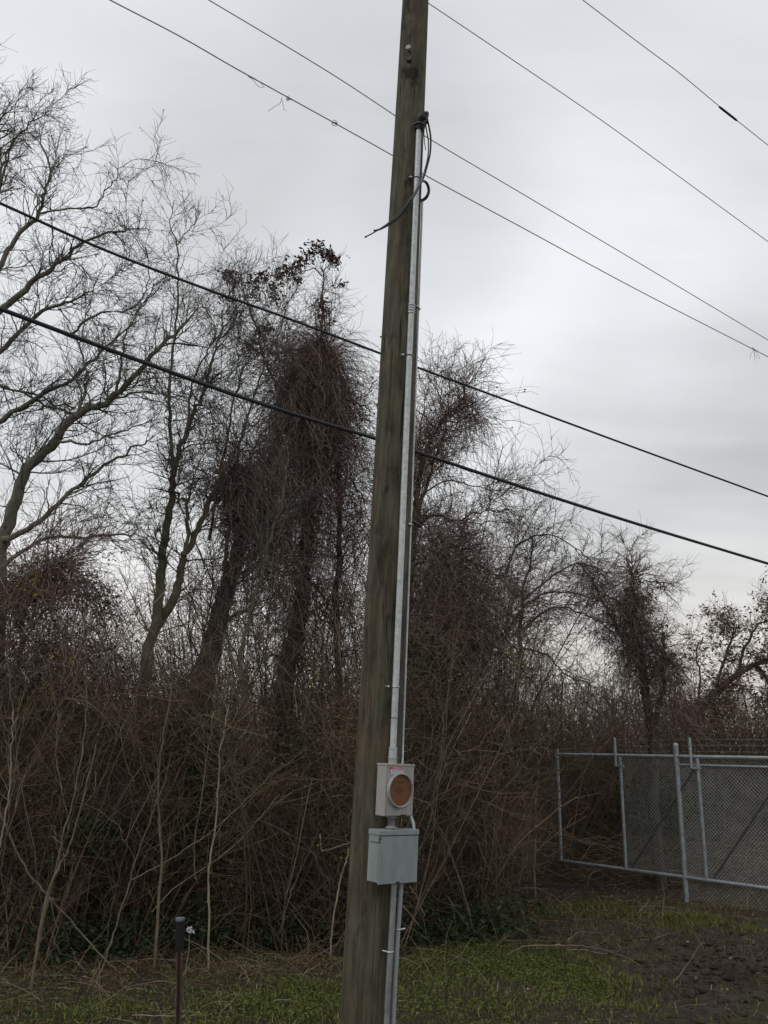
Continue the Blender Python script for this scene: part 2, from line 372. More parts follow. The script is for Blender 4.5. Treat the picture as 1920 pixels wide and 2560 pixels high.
# ------------------------------------------------------------------ ground
_lat = rng.random((64, 64))
def vnoise(x, y, s):
    x = np.asarray(x) / s; y = np.asarray(y) / s
    xi = np.floor(x).astype(int); yi = np.floor(y).astype(int); fx = x - xi; fy = y - yi
    fx = fx * fx * (3 - 2 * fx); fy = fy * fy * (3 - 2 * fy)
    g = lambda i, j: _lat[i % 64, j % 64]
    return (g(xi, yi) * (1 - fx) + g(xi + 1, yi) * fx) * (1 - fy) + (g(xi, yi + 1) * (1 - fx) + g(xi + 1, yi + 1) * fx) * fy
def ground_z(x, y):
    x = np.asarray(x, float); y = np.asarray(y, float)
    z = (vnoise(x + 50, y + 50, 3.1) - .5) * .10 + (vnoise(x + 9, y + 70, .9) - .5) * .05
    mud = np.exp(-(((x - 3.9) / 2.0) ** 2 + ((y - 9.6) / 2.6) ** 2))
    z = z + mud * ((vnoise(x * 1.0 + y * .6 + 30, y + 20, .42) - .5) * .22 + (vnoise(x + 5, y + 3, .17) - .5) * .13 + (vnoise(x + 8, y + 13, .09) - .5) * .05)
    return z * (np.abs(x) < 60) * (np.abs(y) < 80)
u = np.linspace(-1, 1, 561)
wx = 9 * u + 900 * np.sign(u) * np.abs(u) ** 7; wy = 11.5 + 9 * u + 900 * np.sign(u) * np.abs(u) ** 7
GX, GY = np.meshgrid(wx, wy); V = np.stack([GX, GY, ground_z(GX, GY)], -1).reshape(-1, 3)
n = len(u); ii = (np.arange(n - 1)[:, None] * n + np.arange(n - 1)[None]).ravel()
g = link('ground', npmesh('ground', V, [np.stack([ii, ii + 1, ii + n + 1, ii + n], -1)], True), M['ground'])
tag(g, 'dark muddy ground with moss and leaf litter', None, kind='structure')

# ------------------------------------------------------------------ utility pole and what hangs on it
PY = 5.0
pa = at(913, 2560, PY); pb = at(1039, 0, PY)
ax = (pb - pa).normalized(); p0 = pa + ax * ((-.15 - pa.z) / ax.z); POLE_L = 10.2
def axis_pt(z): return p0 + ax * ((z - p0.z) / ax.z)
def pole_r(z): return .1405 - .0062 * z
def frame(az):
    a = rad(az); nrm = Vector((math.sin(a), -math.cos(a), 0)); nrm = (nrm - nrm.dot(ax) * ax).normalized()
    r = ax.cross(nrm).normalized()
    return Matrix((r, -nrm, ax)).transposed()          # columns: right, inward, up
def surf(z, az, off=0.0):
    f = frame(az); return axis_pt(z) - f.col[1] * (pole_r(z) + off)
def z_px(px, py, Y=4.87): return at(px, py, Y).z
up_rot = frame(0)
pole = thing('utility_pole', 'tall weathered brown wooden utility pole leaning slightly right in the foreground', 'utility pole', p0, up_rot)
bm = bmesh.new()
rings = []
for k in range(60):
    t = k / 59 * POLE_L; seg = 40; R = pole_r(t - .15)
    rings.append([bm.verts.new((R * (1 + .012 * math.sin(3 * a + t * .7) + .008 * math.sin(7 * a + 2 * t)) * math.cos(a), R * (1 + .012 * math.sin(3 * a + t * .7)) * math.sin(a), t)) for a in [2 * math.pi * i / seg for i in range(seg)]])
for a, b in zip(rings, rings[1:]):
    for i in range(seg): bm.faces.new((a[i], a[(i + 1) % seg], b[(i + 1) % seg], b[i]))
bm.faces.new(rings[-1])
# long drying cracks
bobj('shaft', bm, M['pole'], pole, True)
ipole = pole.matrix_world.inverted()
zb = at(1017, 125, PY - .1).z
bm = bmesh.new(); c = ipole @ surf(zb, -16); o_ = ipole @ surf(zb, -16, .035)
bm_cyl(bm, c, o_, .011, seg=8); bm_cyl(bm, ipole @ surf(zb, -16, .022), ipole @ surf(zb, -16, .034), .019, seg=6)
bobj('bolt', bm, M['galv_dull'], pole)
bm = bmesh.new(); bm_cyl(bm, ipole @ surf(zb - .085, -13, -.01), ipole @ surf(zb - .085, -13, .022), .022, .018, seg=10)
bobj('knot', bm, M['bark_dark'], pole)
bm = bmesh.new()
for (x, y, s) in ((955, 820, -88),): 
    bm_cyl(bm, ipole @ surf(z_px(x, y), s, -.01), ipole @ surf(z_px(x, y), s, .012), .006, seg=6)
bobj('nail', bm, M['galv_dull'], pole)

def world_thing(name, label, cat, anchor, group=None):
    return thing(name, label, cat, anchor, None, group)
# main conduit
z_m_top = z_px(985, 1908, 4.85); z_head = at(1043, 318, PY - .1).z
z_m_bot = z_m_top - .266
AZ = 31
cond = world_thing('service_conduit', 'bright galvanised steel conduit running up the pole from the meter box', 'conduit', surf(z_m_top, AZ, .02)); ic = cond.matrix_world.inverted()
RC = .0182
bm = bmesh.new(); bm_tube(bm, [ic @ surf(z, AZ, RC + .006) for z in np.linspace(z_m_top + .01, z_head, 12)], RC, 20, 30)
bobj('pipe', bm, M['galv'], cond, True)
def collar(z, h, r, mt, name='coupling'):
    bm = bmesh.new(); bm_cyl(bm, ic @ surf(z, AZ, RC + .006), ic @ surf(z + h, AZ, RC + .006), r, seg=20); return bobj(name, bm, mt, cond, True)
hub = collar(z_m_top - .002, .035, RC + .006, M['meter_grey'], 'hub')
collar(z_m_top + .028, .008, RC + .009, M['galv_bright'], 'ring_nut'); collar(z_m_top + .036, .042, RC + .0045, M['galv'], 'coupling'); collar(z_m_top + .078, .007, RC + .008, M['galv_bright'], 'ring_nut')
zc = z_px(1025, 772)
collar(zc - .02, .05, RC + .0035, M['galv_dull'], 'coupling')
for dz in (-.024, -.004, .014, .032): collar(zc + dz, .005, RC + .006, M['galv_bright'], 'ring_nut')
def strap(parent, inv, z, az, r, off, ear=1, w=.009):
    f = frame(az); bm = bmesh.new(); cpt = surf(z, az, off)
    pts = []
    for a in np.linspace(-100, 100, 13):
        pts.append(inv @ (cpt + f.col[0] * math.sin(rad(a)) * (r + .003) - f.col[1] * math.cos(rad(a)) * (r + .003)))
    tail = cpt + f.col[0] * ear * (r + .012) + f.col[1] * (off * .7); tail2 = cpt + f.col[0] * ear * (r + .035) + f.col[1] * (off * .8)
    bm_tube(bm, pts, w * .42, 6, 24)
    e0, e1 = inv @ tail, inv @ tail2
    bm_tube(bm, [e0, (e0 + e1) / 2, e1], w * .5, 6, 6)
    bm_cyl(bm, (e0 + e1) / 2, (e0 + e1) / 2 + (inv.to_3x3() @ (-f.col[1])) * .012, .006, seg=6)
    return bobj('strap', bm, M['galv_bright'], parent, True)
for (x, y, e) in ((1040, 440, -1), (1022, 886, -1), (993, 1716, -1)): strap(cond, ic, z_px(x, y, 4.87), AZ, RC, RC + .006, e)
collar(z_px(990, 1795), .004, RC + .001, M['seam'], 'scratch')
# weatherhead
def f_head(z, dn, dr, du): 
    f = frame(AZ); return surf(z, AZ, RC + .006) - f.col[1] * dn + f.col[0] * dr + ax * du
head = bmesh.new()
bm_tube(head, [ic @ f_head(z_head, 0, 0, -.03), ic @ f_head(z_head, .004, .004, .01), ic @ f_head(z_head, .02, .012, .05), ic @ f_head(z_head, .035, .026, .075), ic @ f_head(z_head, .045, .038, .07)], [.028, .035, .047, .038, .018], 16, 24)
wh = bobj('weatherhead', head, M['rubber'], cond, True)
bm = bmesh.new(); bm_tube(bm, [ic @ f_head(z_head, -.02, -.05, .0), ic @ f_head(z_head, .03, -.02, .005), ic @ f_head(z_head, .034, .02, .0), ic @ f_head(z_head, -.02, .05, -.004)], .006, 8, 16)
bobj('clamp', bm, M['cable_grey'], wh, True)

# service cables: out of the weatherhead, down the right edge, a coil, and the loose ends hanging across the pole
def cab(pxs, r, n=60):
    bmx = bmesh.new(); bm_tube(bmx, [isv @ at(x, y, Y) for x, y, Y in pxs], r, 8, n); return bmx
sv = world_thing('service_cables', 'black and grey loose service cables drooping from the black weatherhead across the pole', 'cable', surf(z_head, AZ, .05)); isv = sv.matrix_world.inverted()
bobj('black_cable', cab([(1058, 306, 4.84), (1068, 302, 4.86), (1074, 325, 4.9), (1077, 350, 4.93), (1075, 385, 4.94), (1068, 415, 4.93), (1060, 442, 4.90), (1052, 458, 4.80), (1040, 482, 4.76), (1026, 506, 4.74), (1004, 536, 4.78), (975, 560, 4.8), (950, 573, 4.8), (934, 577, 4.8)], .0060, 90), M['cable'], sv, True)
bobj('grey_cable', cab([(1056, 308, 4.83), (1063, 310, 4.85), (1067, 330, 4.9), (1071, 355, 4.94), (1070, 390, 4.94), (1062, 425, 4.92), (1052, 452, 4.82), (1042, 472, 4.76), (1030, 492, 4.73), (1012, 518, 4.75), (990, 541, 4.78), (965, 562, 4.8), (945, 575, 4.8), (928, 585, 4.8), (914, 592, 4.8)], .0045, 90), M['cable_grey'], sv, True)
bobj('coiled_cable', cab([(1046, 470, 4.84), (1052, 456, 4.9), (1060, 453, 4.94), (1068, 460, 4.97), (1072, 475, 4.98), (1069, 488, 4.98), (1062, 497, 4.99), (1052, 502, 5.0), (1040, 500, 5.08)], [.006, .0075, .0085, .0095, .010, .0105, .011, .011, .010], 60), M['cable'], sv, True)
bobj('bare_wire', cab([(1060, 312, 4.85), (1060, 330, 4.9), (1061, 352, 4.93), (1064, 375, 4.95)], .0032, 30), M['bare'], sv, True)
bobj('cable_tip', cab([(917, 590.5, 4.8), (914.5, 592, 4.8), (911.5, 593.5, 4.8)], [.004, .007, .004], 8), M['cable_grey'], sv, True)

# thin ground-wire conduit along the right edge of the pole
gw = world_thing('ground_wire_conduit', 'thin grey ground wire conduit fixed along the right edge of the pole', 'conduit', surf(z_m_top, 84, .012)); ig = gw.matrix_world.inverted()
bm = bmesh.new(); z_gt = z_px(1062, 470); bm_tube(bm, [ig @ surf(z, 86, .007) for z in np.linspace(z_m_top + .1, z_gt, 8)] , .007, 10, 30)
bobj('pipe', bm, M['galv'], gw, True)
bm = bmesh.new(); bm_tube(bm, [ig @ surf(z_m_top + .1, 86, .007), ig @ surf(z_m_top + .03, 78, .010), ig @ surf(z_m_top - .02, 66, .016)], .007, 10, 12); bobj('lower_bend', bm, M['galv'], gw, True)
for (x, y) in ((1055, 769), (1030, 1311)): strap(gw, ig, z_px(x, y, 4.98), 86, .007, .007, -1, .012)

# meter box
TH = 40
mz = z_m_bot
msurf = surf(mz, TH, .004) - frame(TH).col[0] * .018
meter = thing('meter_box', 'light grey electric meter socket with round brown cardboard cover on the pole', 'meter box', msurf, frame(TH))
W, H, D = .098, .266, .078
bm = bmesh.new(); bm_box(bm, (-W, -D, 0), (W, -.002, H - .006), .003); bobj('enclosure', bm, M['meter_grey'], meter)
bm = bmesh.new(); bm_box(bm, (-W - .003, -D - .006, H - .010), (W + .003, -.001, H + .001), .002); bobj('top_flange', bm, M['meter_grey'], meter)
bm = bmesh.new(); bm_box(bm, (-W + .008, -D - .0035, .004), (W - .001, -D - .0005, H - .012), .0012); cov = bobj('cover', bm, M['meter_grey'], meter)
RX = Matrix.Translation((-.004, -D - .003, .132)) @ Matrix.Rotation(rad(90), 4, 'X')
bm = bmesh.new(); bm_lathe(bm, [(.091, 0), (.091, .004), (.087, .008), (.086, .014), (.0885, .018), (.085, .020), (.081, .018), (.080, .004)], RX, 56); bobj('ring', bm, M['meter_grey'], meter, True)
bm = bmesh.new(); rr = bm_lathe(bm, [(.0805, .006), (.0005, .006)], RX, 48); disc = bobj('cardboard_cover', bm, M['cardboard'], meter)
bm = bmesh.new()                          # rows of faint unreadable print
def dashes(bm, rows, y, hgt, seed):
    r2 = np.random.default_rng(seed)
    for (xa, xb, z) in rows:
        x = xa
        while x < xb:
            w = r2.uniform(.003, .008); bm_box(bm, (x, y - .0006, z), (min(x + w, xb), y, z + hgt)); x += w + .0022
cx, cz = -.004, .132
dashes(bm, [(cx - .026, cx + .03, cz + .042), (cx - .02, cx + .022, cz + .034), (cx - .024, cx + .014, cz + .012), (cx - .036, cx + .022, cz + .002), (cx - .038, cx + .026, cz - .006), (cx - .02, cx + .01, cz - .016)], -D - .0091, .0042, 5)
bobj('print', bm, M['print_dark'], disc)
bm = bmesh.new(); bm_box(bm, (-.082, -D - .0046, .216), (.012, -D - .0036, .251)); wl_ = bobj('warning_label', bm, M['white'], meter)
bm = bmesh.new(); bm_box(bm, (-.074, -D - .0056, .239), (.011, -D - .0047, .2505)); bm_box(bm, (-.081, -D - .0056, .218), (-.073, -D - .0047, .2505)); bobj('red_band', bm, M['red'], wl_)
bm = bmesh.new(); dashes(bm, [(-.064, .008, .233), (-.064, .008, .2275), (-.064, .002, .222)], -D - .0048, .0026, 8); bobj('small_print', bm, M['inkblue'], wl_)
bm = bmesh.new(); dashes(bm, [(-.058, .000, .2430)], -D - .0057, .0042, 3); bobj('heading_print', bm, M['white'], wl_)
bm = bmesh.new(); bm_box(bm, (.012, -D - .008, -.004), (.05, -D + .006, .009), .002); bobj('hasp', bm, M['seam'], meter)
bm = bmesh.new(); bm_box(bm, (.030, -D + .01, -.052), (.0365, -D + .013, .002)); bobj('tab', bm, M['bark_pale'], meter)

# disconnect box
zd_top = z_px(985, 2072, 4.82); BH = .262; BW, BD = .133, .085
dsurf = surf(zd_top - BH, TH, .004) - frame(TH).col[0] * .020
disc_b = thing('disconnect_box', 'blue grey metal disconnect box mounted on the pole below the meter box', 'electrical box', dsurf, frame(TH))
bm = bmesh.new(); bm_box(bm, (-BW, -BD, .008), (BW, -.002, BH - .012), .0025); bobj('enclosure', bm, M['box_grey'], disc_b)
bm = bmesh.new(); bm_box(bm, (-BW - .004, -BD - .012, BH - .026), (BW + .006, -.001, BH), .003); bobj('rain_hood', bm, M['box_grey'], disc_b)
bm = bmesh.new(); bm_box(bm, (-BW + .001, -BD - .009, 0), (BW + .003, -BD - .001, BH - .029), .002); door = bobj('door', bm, M['box_grey'], disc_b)
bm = bmesh.new(); bm_box(bm, (-BW + .002, -BD - .0095, BH - .030), (BW + .002, -BD - .008, BH - .0275))
bm_box(bm, (-BW + .001, -BD - .0098, BH - .060), (-BW + .004, -BD - .0085, BH - .030)); bobj('door_seam', bm, M['seam'], door)
bm = bmesh.new(); bm_box(bm, (-BW - .0012, -BD - .008, BH - .064), (-BW + .0005, -.02, BH - .060)); bm_box(bm, (-BW - .0012, -BD - .004, BH - .060), (-BW + .0005, -BD + .001, BH - .034)); bobj('side_seam', bm, M['seam'], disc_b)
bm = bmesh.new(); bm_box(bm, (-.008, -BD - .014, -.006), (.010, -BD - .002, .010), .002); bobj('hasp', bm, M['seam'], door)
bm = bmesh.new(); bm_cyl(bm, (-BW + .002, -BD - .009, BH - .042), (-BW + .002, -BD - .0125, BH - .042), .004, seg=8); bobj('screw', bm, M['seam'], disc_b)

# threaded nipple between the boxes
f40 = frame(TH); nb = msurf - f40.col[1] * .04
zgap0 = zd_top; zgap1 = mz
bp_ = nb + ax * ((zgap0 - nb.z) / ax.z) - f40.col[0] * .014; tp_ = nb + ax * ((zgap1 - nb.z) / ax.z) - f40.col[0] * .014
nip = thing('conduit_nipple', 'short threaded steel nipple with lock nuts joining the two boxes', 'pipe fitting', bp_, f40)
L_ = (tp_ - bp_).length
bm = bmesh.new(); bm_lathe(bm, [(r, z) for k in range(14) for (r, z) in ((.019, k / 14 * L_), (.0215, (k + .5) / 14 * L_))], seg=20); bobj('threaded_pipe', bm, M['galv_dull'], nip)
bm = bmesh.new(); bm_cyl(bm, (0, 0, .001), (0, 0, .007), .034, seg=8); bm_cyl(bm, (0, 0, .008), (0, 0, .013), .026, seg=20); bobj('lock_nut', bm, M['galv_bright'], nip)
bm = bmesh.new(); bm_cyl(bm, (0, 0, L_ - .014), (0, 0, L_ - .004), .030, seg=8); bobj('lock_nut', bm, M['galv_dull'], nip)
# pale elbow at the right
elb = world_thing('conduit_elbow', 'small pale grey curved pipe bending from meter box into disconnect box', 'pipe fitting', surf(zgap0, 70, .03)); ie = elb.matrix_world.inverted()
bm = bmesh.new(); bm_tube(bm, [ie @ at(1027, 2000, 4.93), ie @ at(1026, 2028, 4.92), ie @ at(1028, 2045, 4.91), ie @ at(1033, 2058, 4.90), ie @ at(1035, 2078, 4.90)], .0085, 12, 20); bobj('bend', bm, M['pvc_pale'], elb, True)

# lower conduits
for (lab, pts, r, sp, mt) in (('thicker of the two grey pipes running down the pole below the disconnect box', ((985, 2190), (983, 2260), (976, 2380), (970, 2480), (966, 2575)), .0155, (975, 2379), M['galv_dull']),
                     ('thinner right hand grey pipe running down the pole below the disconnect box', ((1004, 2190), (1001, 2240), (995, 2330), (988, 2450), (982, 2575)), .0125, (996, 2323), M['pvc'])):
    Yc = 4.86 if r > .014 else 4.885
    P = [at(x, y, Yc) for x, y in pts]; dr_ = (P[-1] - P[-2]).normalized(); P.append(P[-1] + dr_ * ((0.02 - P[-1].z) / dr_.z))
    lc = world_thing('lower_conduit', lab, 'conduit', P[-1]); il = lc.matrix_world.inverted()
    bm = bmesh.new(); bm_tube(bm, [il @ p for p in P], r, 14, 40); bobj('pipe', bm, mt, lc, True)
    s = at(sp[0], sp[1], Yc); e = -1 if r > .014 else 1
    bm = bmesh.new(); q = [il @ (s + Vector((math.sin(a) * (r + .002), -math.cos(a) * (r + .002), 0))) for a in np.linspace(-1.7, 1.7, 11)]; bm_tube(bm, q, .0038, 6, 22)
    bm_tube(bm, [il @ (s + Vector((e * (r + .002), .002, 0))), il @ (s + Vector((e * (r + .012), .004, .001))), il @ (s + Vector((e * (r + .024), .006, .003)))], .0048, 6, 6)
    bobj('strap', bm, M['galv_bright'], lc, True)

# ------------------------------------------------------------------ overhead lines (their own vertical planes, running away to the right)
LD = Vector((.84, .54, 0))
def on_line_plane(px, py, Y0):
    d = ray(px, py); nrm = Vector((-LD.y, LD.x, 0)); q = Vector((0, Y0, CAM_H)); o = Vector((0, 0, CAM_H))
    return o + d * ((q - o).dot(nrm) / d.dot(nrm))
def wire(name, label, pxs, Y0, r, m, group=None, seg=8):
    P = [on_line_plane(x, y, Y0) for x, y in pxs]
    a = (P[0] - P[1]) * 1.6; b = (P[-1] - P[-2]) * 2.2
    P = [P[0] + a * 2 + Vector((0, 0, .1)), P[0] + a] + P + [P[-1] + b, P[-1] + b * 3 + Vector((0, 0, .25))]
    t = thing(name, label, 'power line' if group else 'cable', P[2], None, group); inv = t.matrix_world.inverted()
    bm = bmesh.new(); bm_tube(bm, [inv @ p for p in P], r, seg, len(P) * 8); bobj('strand', bm, m, t, True); return t, inv
wire('overhead_cable', 'thick black communication cable, lowest of all the lines crossing behind the pole', [(0, 772), (300, 884), (560, 978), (750, 1040), (938, 1096), (1043, 1130), (1300, 1216), (1600, 1312), (1920, 1409)], 9.0, .0215, M['cable'])
wire('overhead_cable', 'thinner black cable running just above the thickest lowest cable', [(0, 508), (250, 620), (500, 717), (720, 796), (952, 884), (1047, 920), (1300, 1013), (1600, 1124), (1920, 1241)], 9.3, .0145, M['cable'])
tA, iA = wire('overhead_wire', 'thin grey wire with dry vine tendrils caught on it, just above the two black cables', [(275, 0), (450, 91), (600, 177), (830, 304), (982, 389), (1063, 438), (1300, 566), (1600, 728), (1920, 892)], 9.6, 0.007216000000000001, M['line_wire'], 'thin overhead power wires')
wire('overhead_wire', 'clean thin grey wire between the vine covered wire and the pole top', [(522, 0), (700, 106), (850, 198), (983, 286), (1075, 348), (1300, 481), (1600, 659), (1920, 850)], 9.6, 0.0066, M['line_wire'], 'thin overhead power wires')
wire('overhead_wire', 'thin grey wire emerging from behind the pole at the very top edge', [(800, -165), (1000, -38), (1074, 10), (1300, 162), (1500, 298), (1700, 443), (1920, 604)], 9.6, 0.0066, M['line_wire'], 'thin overhead power wires')
tD, iD = wire('overhead_wire', 'highest thin wire with a dark splice sleeve, top right of the sky', [(1250, -158), (1457, 0), (1600, 109), (1700, 184), (1800, 267), (1920, 363)], 9.6, 0.0074800000000000005, M['line_wire'], 'thin overhead power wires')
bm = bmesh.new(); a, b = iD @ on_line_plane(1797, 266, 9.58), iD @ on_line_plane(1843, 302, 9.58)
bm_tube(bm, [a, a * .9 + b * .1, (a + b) / 2, a * .1 + b * .9, b], [.012, .021, .022, .021, .012], 10, 16); bobj('splice_sleeve', bm, M['cable'], tD, True)
for j, (x, y, s, lab) in enumerate(((838, 309, 22, 'small curled dry vine knot on the wire nearest the pole'), (722, 248, 16, 'short curled dry vine knot on the wire left of the pole'), (704, 244, 30, 'long wispy dry tendril dangling from the wire'),
                               (620, 190, 26, 'faint straggly dry tendril lying along the wire upper left'), (1880, 868, 30, 'dry vine twisted round the wire at the right edge'))):
    c0 = on_line_plane(x, y, 9.55); px = .0050
    t = thing('vine_tendril', lab, 'dry vine', c0, None, 'dry vines caught on the wire')
    Ps = []
    for k in range(5 if j in (0, 1, 4) else 2):
        q = np.zeros((14, 3)); d = rng.normal(size=3); d /= np.linalg.norm(d)
        if j in (2,): d = np.array([.1, 0, -1.0])
        if j in (3, 4): d = np.array([.8, .4, -.42])
        for i in range(1, 14):
            d = d + rng.normal(0, .45 if j in (0, 1) else .16, 3) - (q[i - 1] * 18 if j in (0, 1) else 0); d /= np.linalg.norm(d); q[i] = q[i - 1] + d * s * px * .14
        Ps.append(q)
    P = np.stack(Ps); tube_obj('stem', [(P, np.full(P.shape[:2], .0028))], M['twig_grey'], t)

# ------------------------------------------------------------------ gate and fence
GB = .34
g0 = on_z(1403, 2152, GB); g1 = on_z(1920, 2221, GB)
gd = (g1 - g0); gd.z = 0; gd.normalize()
gang = math.atan2(gd.y, gd.x); GR = Matrix.Rotation(gang, 3, 'Z')
def along(px, py):                         # distance along the gate for a pixel seen on its plane, and height
    d = ray(px, py); nrm = Vector((-gd.y, gd.x, 0)); o = Vector((0, 0, CAM_H)); p = o + d * ((g0 - o).dot(nrm) / d.dot(nrm))
    return (p - g0).dot(gd), p.z
gate = thing('sliding_gate', 'long galvanised chain link cantilever gate with bare frame at its left end', 'gate', (g0.x, g0.y, 0), GR)
sR = 8.0; zt = along(1393, 1886)[1]; s1 = along(1565, 2168)[0]; s2 = along(1767, 2200)[0]; s3 = s2 + (s2 - s1)
def gcyl(name, a, b, r, m, parent=None, seg=12):
    bm = bmesh.new(); bm_cyl(bm, a, b, r, seg=seg); return bobj(name, bm, m, parent or gate, True)
gcyl('top_rail', (-.02, 0, zt), (sR, 0, zt), .028, M['gate_steel'])
gcyl('bottom_rail', (-.02, 0, GB), (sR, 0, GB), .028, M['gate_steel'])
gcyl('end_upright', (0, 0, GB), (0, 0, zt + .10), .030, M['gate_steel'])
ups = [s1, s2, s3, s3 + (s2 - s1)]
for s in ups: gcyl('upright', (s, -.002, GB + .026), (s, -.002, zt - .02), .027, M['gate_steel'])
for a, b in ((-.0, s1), (s1, s2), (s2, s3)):
    gcyl('brace', (a + .10, .012, GB + .03), (b - .06, .012, zt - .16), .016, M['brace_dark'])
sa1 = along(1542, 1880)[0]; sa2 = along(1730, 1880)[0]
arms = [sa1, sa2, sa2 + (sa2 - sa1)]
zarm = along(1540, 1844)[1]
for s in arms:
    arm = gcyl('barb_arm', (s, -.045, zt - .17), (s, -.045, zarm), .024, M['gate_steel'])
    bm = bmesh.new(); bm_box(bm, (s - .03, -.05, zt - .185), (s + .14, -.012, zt - .145), .004); bobj('bracket', bm, M['gate_steel'], arm)
for k in range(3):
    z = zarm - .03 - k * .088
    P = resample([(sa1, -.045, z), (sa1 + .9, -.045, z - .02), (sa2, -.045, z), (sR, -.045, z - .01)], 60); L = [(P[None], np.full((1, 60), .0020))]
    bp3 = []
    for s in np.arange(sa1 + .1, 6.5, .13):
        for dd in ((.012, 0, .018), (.012, 0, -.018)):
            bp3.append([[s - dd[0], -.045, z - dd[2]], [s + dd[0], -.045, z + dd[2]]])
    bp3 = np.array(bp3); L.append((bp3, np.full((len(bp3), 2), .0011))); tube_obj('barbed_wire', L, M['galv_dull'], gate)
def chain(x0, x1, z0, z1, y, pitch=.057):
    segs = []
    Hh = z1 - z0; off = np.arange(x0 - Hh, x1, pitch)
    for sgn in (1, -1):
        for o in off:
            a, b = (o, o + Hh)
            t0 = max(0, (x0 - a) / Hh); t1 = min(1, (x1 - a) / Hh)
            if t1 <= t0: continue
            xa, xb = a + Hh * t0, a + Hh * t1; za, zb_ = z0 + Hh * t0, z0 + Hh * t1
            if sgn < 0: za, zb_ = z0 + z1 - za, z0 + z1 - zb_
            segs.append([[xa, y + sgn * .0025, za], [xb, y + sgn * .0025, zb_]])
    s = np.array(segs); return [(s, np.full((len(s), 2), .0019))]
tube_obj('chain_link_mesh', chain(s1, sR, GB + .02, zt - .02, .03), M['fabric_wire'], gate)
# fixed fence right behind the gate
fz = on_z(1717, 2254, 0.0); fp = thing('chain_link_fence', 'chain link fence with tall galvanised post standing behind the gate', 'fence', (fz.x, fz.y, 0), GR)
ifp = fp.matrix_world.inverted(); fpt = ifp @ at(1693, 1861, fz.y)
bm = bmesh.new(); bm_cyl(bm, (0, 0, -.2), (0, 0, fpt.z), .037, seg=16); po = bobj('post', bm, M['gate_steel'], fp, True)
bm = bmesh.new(); bm_lathe(bm, [(.041, fpt.z - .03), (.041, fpt.z), (.03, fpt.z + .018), (.001, fpt.z + .026)], seg=16); bobj('cap', bm, M['gate_steel'], po, True)
frz = (ifp @ at(1700, 1912, fz.y)).z
bm = bmesh.new(); bm_cyl(bm, (.03, .0, frz), (7.5, .0, frz), .017, seg=10); bobj('top_rail', bm, M['gate_steel'], fp, True)
bm = bmesh.new(); bm_cyl(bm, (3.1, 0, -.2), (3.1, 0, fpt.z), .03, seg=12); bobj('post', bm, M['gate_steel'], fp, True)
tube_obj('chain_link_mesh', chain(.03, 7.5, .03, frz, .025), M['fabric_wire'], fp)

# ------------------------------------------------------------------ marker post and scrap
bz = ground_z(0, 0)
mp0 = at(447, 2560, 5.0); mp1 = at(451, 2296, 5.0); dv = (mp1 - mp0).normalized(); base = mp0 + dv * ((0 - mp0.z) / dv.z)
mk = thing('marker_post', 'thin rusty steel post with black sleeve and grey cap, left foreground', 'post', base); im = mk.matrix_world.inverted()
tp = im @ mp1; bt = Vector((0, 0, -.1)); sl0 = im @ at(449, 2376, 5.0)
bm = bmesh.new(); bm_cyl(bm, bt, sl0 + (tp - sl0) * .2, .0170, seg=16); bobj('rusty_tube', bm, M['rust'], mk, True)
bm = bmesh.new(); fy = Vector((0, -.0150, 0)); bm_cyl(bm, bt + fy, sl0 + fy, .0085, seg=8); bobj('front_flange', bm, M['rust_dark'], mk, True)
bm = bmesh.new(); bm_cyl(bm, sl0, sl0 + (tp - sl0) * .93, .0225, .0240, seg=20); slv = bobj('sleeve', bm, M['rubber'], mk, True)
bm = bmesh.new(); bm_lathe(bm, [(.024, -.012), (.0255, -.002), (.0235, .004), (.001, .007)], Matrix.Translation(tp), 20); bobj('cap', bm, M['cap_grey'], mk, True)
sp = at(474, 2326, 8.6)
scr = thing('paper_scrap', 'crumpled white paper scrap caught on a stalk behind the marker post', 'litter', sp)
Vp = rng.normal(0, .015, (26, 3)) * np.array([1.4, .8, 1]); Fp = rng.integers(0, 26, (44, 3)); Fp = Fp[(Fp[:, 0] != Fp[:, 1]) & (Fp[:, 1] != Fp[:, 2]) & (Fp[:, 0] != Fp[:, 2])]
link('paper', npmesh('paper', Vp, [Fp]), M['paper'], scr)
tube_obj('stalk', [(resample([(0, 0, 0), (.004, .01, -.16), (-.01, 0, -.36), (.03, .02, -sp.z)], 16)[None], np.linspace(.004, .007, 16)[None])], M['cane'], scr, 5)
